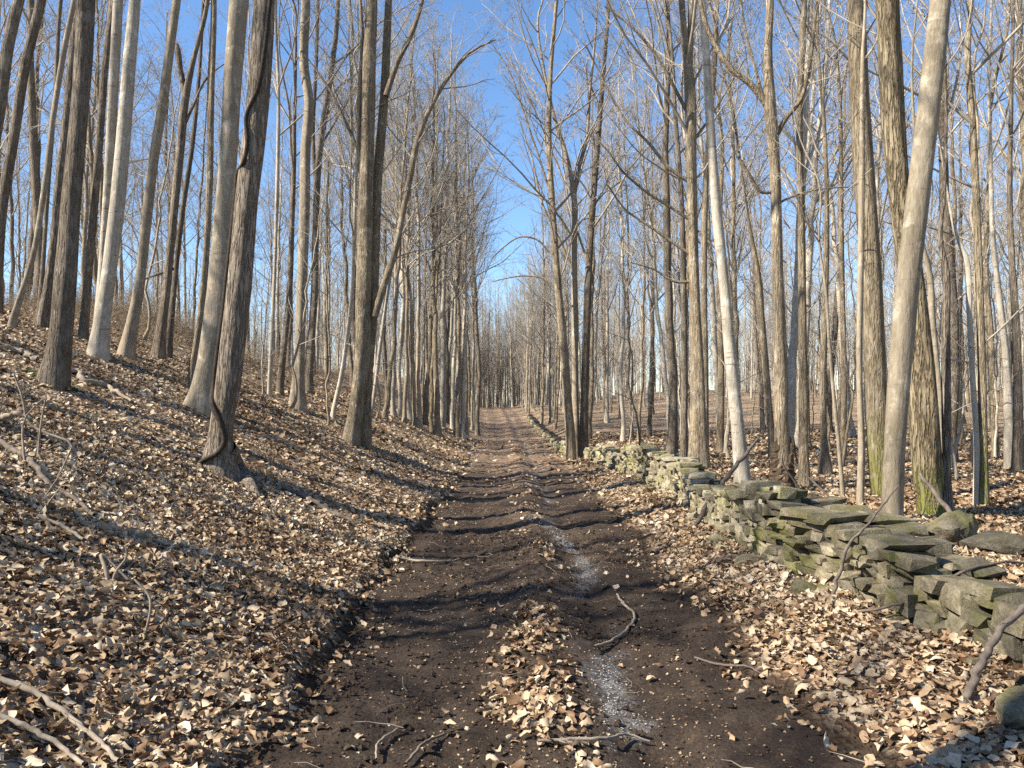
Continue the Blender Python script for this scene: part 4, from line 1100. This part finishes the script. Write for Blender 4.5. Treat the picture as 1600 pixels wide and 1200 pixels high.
for i, (x, y, z, yaw, sz, tx, ty) in enumerate(stones):
    me = STONES[int(rg.integers(len(STONES)))]
    M = Matrix.Translation((x, y, z)) @ Matrix.Rotation(yaw, 4, 'Z') @ Matrix.Rotation(tx, 4, 'X') @ Matrix.Rotation(ty, 4, 'Y') @ Matrix.Diagonal((*sz, 1))
    if i < 300:
        o = obj('stone', me, wall); o.matrix_local = Matrix.Translation(-wall.location) @ M
    else:
        co = np.array([M @ v_.co for v_ in me.vertices]) - np.array(wall.location)
        ff += [[a + fn for a in p.vertices] for p in me.polygons]; fv.append(co); fn += len(co)
o = obj('stone_rubble', mk_mesh('stone_rubble', np.concatenate(fv), np.array(ff), False, [M_STONE]), wall); o['kind'] = 'stuff'
# earth and small rubble filling the heart of the wall
cs = np.arange(0, s_w[-1], 0.25); cv, cf = [], []
for s in cs:
    x, y, yaw = wall_at(s); nx, ny = math.sin(yaw), -math.cos(yaw)
    t_ = float(np.interp(y, hy, hh)) * (0.72 if y > 6.4 else 0.34) * (1 + 0.28 * vnoise(s * 1.7, 5.0)); g0 = T1(x, y)
    for o_, zz_ in ((0.10, -0.2), (0.13, t_ * .75), (0.22, t_), (0.42, t_), (0.50, t_ * .75), (0.54, -0.1)):
        o_ = o_ if o_ < .3 else o_ * thick(y) / .5
        cv.append((x + nx * o_ - wx0, y + ny * o_ - wy0, g0 + float(zz_) + rg.normal(0, .015) - wall.location.z))
for i in range(len(cs) - 1):
    for j in range(5): a = i * 6 + j; cf.append((a, a + 1, a + 7, a + 6))
obj('rubble_core', mk_mesh('rubble_core', np.array(cv), np.array(cf), False, [plain('wall_earth_fill', (0.02, 0.016, 0.011), (0.06, 0.048, 0.034), 14)]), wall)

def boulder(label, px, py, d, size, seed, name='boulder'):
    rb = np.random.default_rng(seed); bm = bmesh.new(); bmesh.ops.create_icosphere(bm, subdivisions=4, radius=0.5)
    pl = rb.normal(0, 1, (12, 3)); pl /= np.linalg.norm(pl, axis=1, keepdims=True)
    for v_ in bm.verts:
        c = np.array(v_.co)
        for nrm in pl:
            e = c @ nrm - 0.31
            if e > 0: c = c - nrm * e * 0.85
        c = c * (1 + 0.17 * fbm(np.array(c[0] * 5 + seed), np.array(c[1] * 5 + c[2] * 4), 4)); v_.co = c
    me = bpy.data.meshes.new(name); bm.to_mesh(me); bm.free(); me.materials.append(M_STONE)
    p = at(px, py, d) if d else ground_hit(px, py); g = T1(p[0], p[1])
    o = obj(name, me); o.location = (p[0], p[1], g + size[2] * 0.22); o.scale = size; o.rotation_euler = (rb.normal(0, .15), rb.normal(0, .15), rb.random() * 6)
    return tag(o, label, 'boulder')
boulder('rounded tan boulder on the wall end below the oak', 1490, 880, 6.9, (0.62, 0.5, 0.50), 3)
boulder('low lichen-spotted boulder lying flat at the right photo edge', 1572, 905, 6.3, (0.7, 0.5, 0.34), 4)
boulder('low shaded stone in the bottom right corner', 1600, 1190, 3.75, (0.40, 0.34, 0.15), 5)

# ------------------------------------------------------------------ sticks, vine, brambles, brush
def stick(label, tr, mat, name='fallen_branch', ground=True, d=None, cat='branch', twigs=0, group=None, lift=0.012, seed=0):
    """tr: (px, py, width_px[, d]); on the ground unless a distance is given"""
    pts = []
    for t in tr:
        if len(t) > 3 and t[3] is not None: p = at(t[0], t[1], t[3])
        else:
            p = ground_hit(t[0], t[1]).copy(); p[2] = T1(p[0], p[1]) + lift
        pts.append([*p, t[2] * .5 * p[1] / F_PX])
    s = resample(np.array(pts), max(10, 5 * len(pts))); P, R = s[:, :3], np.maximum(s[:, 3], 0.0015)
    rb = np.random.default_rng(seed + 900)
    P[1:-1] += rb.normal(0, 0.3, (len(P) - 2, 3)) * R[1:-1, None]
    b0 = P[0].copy()
    V, q = tubes((P - b0)[None], R[None], 7); parts = [(V, q)]
    if twigs:
        A = grow((P - b0)[None], R[None], twigs, 0.15, 1.0, (0.7, .25), 0.28, 6, 0.15, 0.18, rb, rmin=0.0015, rk=0.008)
        B = grow(*A, 3, 0.2, 1.0, (0.6, .2), 0.45, 4, 0.1, 0.15, rb, rmin=0.0012)
        parts += [tubes(*A, 4), tubes(*B, 3)]
    v, q = join(parts)
    o = obj(name, mk_mesh(name, v, q, True, [mat])); o.location = b0
    return tag(o, label, cat, group)
stick('dark bare branch propped against the broken wall', [(1020, 868, 10), (1050, 850, 9), (1085, 822, 8, 9.9), (1110, 785, 8, 10.1), (1140, 740, 7, 10.3), (1165, 710, 6, 10.5), (1184, 686, 4, 10.6)], M_STICK)
stick('thick dark crooked branch slanting up at the lower right', [(1494, 1143, 15), (1512, 1085, 14, 3.95), (1530, 1040, 13, 3.97), (1548, 1005, 12, 4.0), (1580, 968, 11, 4.02), (1625, 925, 10, 4.05)], M_STICK, twigs=6)
stick('dark reddish branch leaning in front of the oak', [(1536, 880, 9), (1510, 842, 9, 7.2), (1487, 806, 8, 7.4), (1462, 770, 7, 7.6), (1438, 740, 5, 7.8)], M_STICK, twigs=5)
stick('thin branch arching over the near wall stones', [(1330, 962, 4), (1400, 945, 5, 5.3), (1460, 915, 5, 5.4), (1520, 888, 5, 5.5), (1580, 878, 4, 5.6), (1640, 888, 3, 5.7)], M_STICK, twigs=7, seed=3)
stick('bent dark stick standing against the wall face', [(1300, 938, 6), (1314, 885, 6, 5.9), (1326, 850, 5, 5.9), (1350, 825, 4, 5.95), (1404, 758, 2, 6.1)], M_STICK, seed=4)
stick('short dead stick at the foot of the wall', [(1112, 842, 5), (1135, 828, 5), (1160, 820, 4)], M_STICK_PALE)
stick('black branch lying in the bottom right corner', [(1515, 1150, 12), (1560, 1138, 12, 3.85), (1625, 1115, 11, 3.9)], M_STICK)
stick('forked twig standing on the gravel rut', [(928, 1020, 5), (958, 1008, 5), (980, 990, 5), (990, 968, 4), (975, 950, 4), (964, 935, 3)], M_STICK_PALE, lift=0.03)
stick('long straight stick at the bottom centre of the track', [(840, 1176, 5), (890, 1172, 6), (940, 1168, 5), (985, 1163, 4), (1015, 1168, 3)], M_STICK_PALE, lift=0.03)
stick('pale curved twig left of centre in the near track', [(588, 1200, 4), (590, 1180, 4), (605, 1162, 4), (625, 1148, 3)], M_STICK_PALE, lift=0.025)
stick('dark bowed twig at the bottom of the left rut', [(634, 1202, 5), (660, 1180, 5), (688, 1160, 4), (708, 1148, 3)], M_STICK, lift=0.025)
stick('thin pale stick across the track in the middle shadow', [(628, 876, 3), (660, 880, 4), (690, 881, 3), (718, 877, 3)], M_STICK_PALE, lift=0.02)
stick('slim twig lying right of the track below the wall', [(1085, 1035, 3), (1130, 1048, 4), (1165, 1055, 3), (1195, 1065, 2)], M_STICK, lift=0.03)
stick('long dead branch lying in the bottom left corner', [(-20, 1075, 10), (40, 1100, 10), (100, 1140, 9), (150, 1180, 8), (185, 1215, 7)], M_STICK_PALE, lift=0.05, twigs=4)
stick('second dead branch below it in the bottom left corner', [(-20, 1135, 9), (40, 1160, 9), (90, 1185, 8), (130, 1215, 7)], M_STICK_PALE, lift=0.05)
stick('pale barkless log lying left of the mossy-footed trunk', [(8, 548, 9), (30, 556, 10), (58, 568, 9)], M_STICK_PALE, lift=0.06)
stick('crooked fallen limb right of the mossy-footed trunk', [(102, 585, 8), (122, 588, 9), (135, 600, 9), (165, 610, 8), (185, 620, 6), (205, 634, 4)], M_STICK_PALE, lift=0.06, twigs=4)
stick('broken pale bough poking in from the left edge', [(-30, 660, 10, 7.4), (5, 652, 10, 7.4), (35, 646, 8, 7.4), (50, 655, 5, 7.4)], M_STICK_PALE)
stick('dark fallen bough running down the left bank', [(0, 700, 9), (50, 733, 9), (75, 762, 8), (110, 785, 7), (147, 815, 6)], M_STICK, lift=0.05, twigs=5)
stick('weathered branch lying on the bank below the vine-clad trunk', [(440, 765, 6), (470, 778, 8), (500, 795, 8), (535, 812, 7), (560, 822, 5)], M_STICK, lift=0.03)
stick('thin dead twig across the lower left leaves', [(60, 820, 6), (100, 840, 6), (130, 855, 5)], M_STICK_PALE, lift=0.05)
# vine on the dark trunk
base, (TP, TR), td = TB[1], TB[2], TB[3]
vp = [(308, 727, 6), (330, 716, 6), (350, 706, 7), (357, 690, 8), (352, 660, 8), (338, 632, 8), (331, 605, 8), (336, 560, 8), (342, 500, 8), (349, 430, 7), (354, 360, 7), (358, 300, 7), (368, 272, 7), (388, 258, 6), (393, 225, 5), (390, 190, 5), (408, 150, 6), (418, 90, 6), (424, 30, 6), (428, -20, 5)]
VP = []
for px, py, w in vp:
    p = at(px, py, td); z = p[2] - base[2]
    j = int(np.argmin(np.abs(TP[:, 2] - z))); c = TP[j] + base; rr = TR[j] * (1 + 0.55 * .8 * math.exp(-max(z, 0) / 0.5 * 2.2)) * 1.04 + 0.015
    dx = np.clip((p[0] - c[0]), -rr, rr); yy = c[1] - math.sqrt(max(0.0, rr * rr - dx * dx))
    VP.append([c[0] + dx, yy, p[2], w * .5 * td / F_PX * 1.15])
s = resample(np.array(VP), 110); v, q = tubes(s[None, :, :3], s[None, :, 3], 7)
tag(obj('vine', mk_mesh('vine', v, q, True, [M_VINE])), 'black woody vine climbing the massive dark trunk', 'vine')
# roots of the dark trunk
for k, (tr, dd) in enumerate([([(352, 700, 34), (368, 735, 30), (385, 756, 24), (398, 774, 17), (410, 784, 8)], 0), ([(336, 700, 28), (324, 722, 22), (312, 733, 14), (302, 738, 7)], 0), ([(355, 735, 22), (362, 756, 14), (372, 772, 7)], 0)]):
    pts = []
    for t in tr:
        p = ground_hit(t[0], t[1]) if t is not tr[0] else at(t[0], t[1], td); pts.append([*p, t[2] * .5 * p[1] / F_PX])
    pts = np.array(pts); pts[1:, 2] += pts[1:, 3] * 0.35; pts[:, :3] -= base; pts[-1, 2] -= 0.05
    s = resample(pts, 16); v, q = tubes(s[None, :, :3], s[None, :, 3], 10)
    obj('root', mk_mesh('root', v, q, True, [BARK['brown']]), TB[0])
# rotten wood around the hollow foot of the forked tree
b3, (P3, R3_), d3 = R3[1], R3[2], R3[3]
rb = np.random.default_rng(4); sel = (P3[:, 2] > 0.05) & (P3[:, 2] < 0.95)
K = 30; zz_ = np.linspace(-0.1, 0.85, K); cx_ = np.interp(zz_, P3[:, 2], P3[:, 0]); cy_ = np.interp(zz_, P3[:, 2], P3[:, 1]); rr = np.interp(zz_, P3[:, 2], R3_)
a = np.arange(22) * 2 * np.pi / 22
fl = 1.16 + 0.26 * fbm(np.cos(a)[None] * 3 + 5, np.sin(a)[None] * 3 + zz_[:, None] * 1.5, 4) + 0.08 * rb.normal(0, 1, (K, 22)) * np.sin(np.linspace(0, np.pi, K))[:, None]
fl = np.where(zz_[:, None] > 0.6 + 0.2 * np.sin(a * 3)[None], 0.9, fl)
v, q = tubes(np.stack([cx_, cy_, zz_], -1)[None], rr[None], 22, fl[None])
obj('rotten_foot', mk_mesh('rotten_foot', v, q, False, [M_ROT]), R3[0])

def bramble(label, canes, mat, name='bramble', group=None, seed=0, twigs=5):
    rb = np.random.default_rng(seed + 70); parts = []; b0 = None
    for tr in canes:
        pts = []
        for (px, py, w, d) in tr:
            if d is None: p = ground_hit(px, py)
            else: p = at(px, py, d)
            pts.append([*p, w * .5 * p[1] / F_PX])
        pts = np.array(pts)
        if b0 is None: b0 = pts[0, :3].copy()
        pts[:, :3] -= b0
        s = resample(pts, 30); P, R = s[None, :, :3], np.maximum(s[None, :, 3], .0012)
        parts.append(tubes(P, R, 5))
        A = grow(P, R, twigs, 0.2, 1.0, (0.7, .25), 0.3, 6, 0.1, 0.15, rb, rmin=0.0012, rk=0.006)
        parts.append(tubes(*A, 3))
    v, q = join(parts); o = obj(name, mk_mesh(name, v, q, True, [mat])); o.location = b0
    return tag(o, label, 'shrub', group)
bramble('bare arching bramble with looping canes on the left bank', [
    [(3, 843, 4, None), (42, 767, 4, 6.6), (38, 717, 4, 6.7), (41, 650, 3, 6.8), (66, 624, 2, 6.9)],
    [(67, 792, 4, None), (95, 765, 4, 7.1), (115, 740, 4, 7.1), (120, 715, 4, 7.1), (108, 690, 4, 7.1), (80, 680, 4, 7.1), (45, 660, 4, 7.1), (35, 620, 4, 7.1), (22, 585, 3, 7.1)],
    [(20, 830, 4, None), (60, 780, 4, 6.5), (90, 745, 3, 6.6), (112, 700, 3, 6.6)],
    [(0, 870, 4, None), (30, 815, 4, 5.9), (62, 785, 3, 6.0), (95, 740, 2, 6.1)],
    [(58, 800, 3, None), (57, 740, 3, 6.9), (66, 650, 3, 7.0), (72, 620, 2, 7.0)]], M_STICK_PALE, seed=1)
bramble('sparse dead stalk standing in the lower left leaves', [
    [(176, 985, 4, None), (173, 930, 4, 4.9), (180, 895, 4, 4.95), (198, 868, 3, 5.0), (196, 852, 2, 5.0)],
    [(175, 960, 5, 4.9), (165, 890, 7, 4.95), (158, 868, 6, 5.0), (200, 905, 4, 5.0)]], M_STICK_PALE, seed=2, twigs=3)
bramble('thin branching dead stem beside the near left leaves', [
    [(200, 1075, 4, None), (205, 1040, 4, 4.3), (228, 985, 4, 4.4), (234, 935, 4, 4.45), (210, 905, 3, 4.5)],
    [(200, 1060, 4, 4.3), (188, 1010, 3, 4.35), (187, 970, 3, 4.4)]], M_STICK_PALE, seed=5, twigs=3)
bramble('pale wiry shoots in front of the forked tree by the wall', [
    [(1268, 790, 3, 9.6), (1240, 750, 3, 9.5), (1222, 720, 3, 9.4), (1224, 700, 2, 9.3)],
    [(1300, 780, 3, 9.4), (1262, 745, 3, 9.4), (1235, 722, 2, 9.4)]], M_STICK_PALE, seed=6, twigs=2)
# moss cushion at the mossy-footed trunk
g = ground_hit(38, 578)
rb = np.random.default_rng(2); n = 900
ang = rb.random(n) * 6.28; rad = np.sqrt(rb.random(n)); mx = g[0] + 0.35 + np.cos(ang) * rad * .42; my = g[1] + np.sin(ang) * rad * .25
V, f = lumps(mx, my, rb.uniform(.02, .05, n) * (1.2 - rad), rb)
tag(obj('moss', mk_mesh('moss', V, f, True, [M_MOSS])), 'green moss cushion at the foot of the brown trunk on the left', 'moss', kind='stuff')

# brush on the crest of the left hill
rb = np.random.default_rng(31); n = 3200
bx = rb.normal(-12.2, 2.3, n); by = rb.normal(24.5, 4.0, n)
ex = rb.random(n) < 0.25; by[ex] = rb.uniform(20, 60, ex.sum()); bx[ex] = rb.uniform(-14.5, -9.5, ex.sum())
P = np.zeros((n, 7, 3)); P[:, 0] = np.stack([bx, by, terrain(bx, by) - .03], -1)
dv = np.stack([rb.normal(0, .5, n), rb.normal(0, .5, n), np.ones(n)], -1); L = rb.uniform(.6, 1.6, n)
for k in range(1, 7):
    dv = dv + rb.normal(0, .22, dv.shape); dv[:, 2] -= 0.22; dv /= np.linalg.norm(dv, axis=1, keepdims=True); P[:, k] = P[:, k - 1] + dv * (L / 6)[:, None]
P[:, 1:, 2] = np.maximum(P[:, 1:, 2], terrain(P[:, 1:, 0], P[:, 1:, 1]) + 0.02)
R = np.full((n, 7), .005) * np.linspace(1, .4, 7)
A = grow(P, R, 2, .2, 1, (.8, .3), .45, 3, .1, .2, rb, rmin=.004)
v, q = join([tubes(P, R, 3), tubes(*A, 3)])
tag(obj('brush', mk_mesh('brush', v, q, True, [M_BRUSH])), 'tangle of dry brush on the mound at the top of the left slope', 'brush', kind='stuff')
# fine twigs fallen among the leaves
n = 520
x = np.where(rb.random(n) < .62, rb.uniform(-7, -1.2, n), rb.uniform(-1.2, 3.2, n)); y = rb.uniform(3, 14, n)
lift_t = 0.012 + rb.random(n) * .03; az = rb.random(n) * 6.28; bend = rb.normal(0, .5, n); L = rb.uniform(.08, .5, n) * np.where((x > -1.3) & (x < 1.4), .55, 1.0); P = np.zeros((n, 5, 3))
for k in range(5):
    t_ = (k / 4 - .5) * L; az2 = az + bend * (k / 4 - .5)
    P[:, k, 0] = x + np.cos(az2) * t_; P[:, k, 1] = y + np.sin(az2) * t_
    P[:, k, 2] = terrain(P[:, k, 0], P[:, k, 1]) + lift_t
R = rb.uniform(.001, .0035, n)[:, None] * np.linspace(1, .5, 5)[None]
v, q = tubes(P, R, 5)
tag(obj('twig_litter', mk_mesh('twig_litter', v, q, True, [M_STICK_PALE])), 'thin dead twigs scattered over the leaves', 'twigs', kind='stuff')
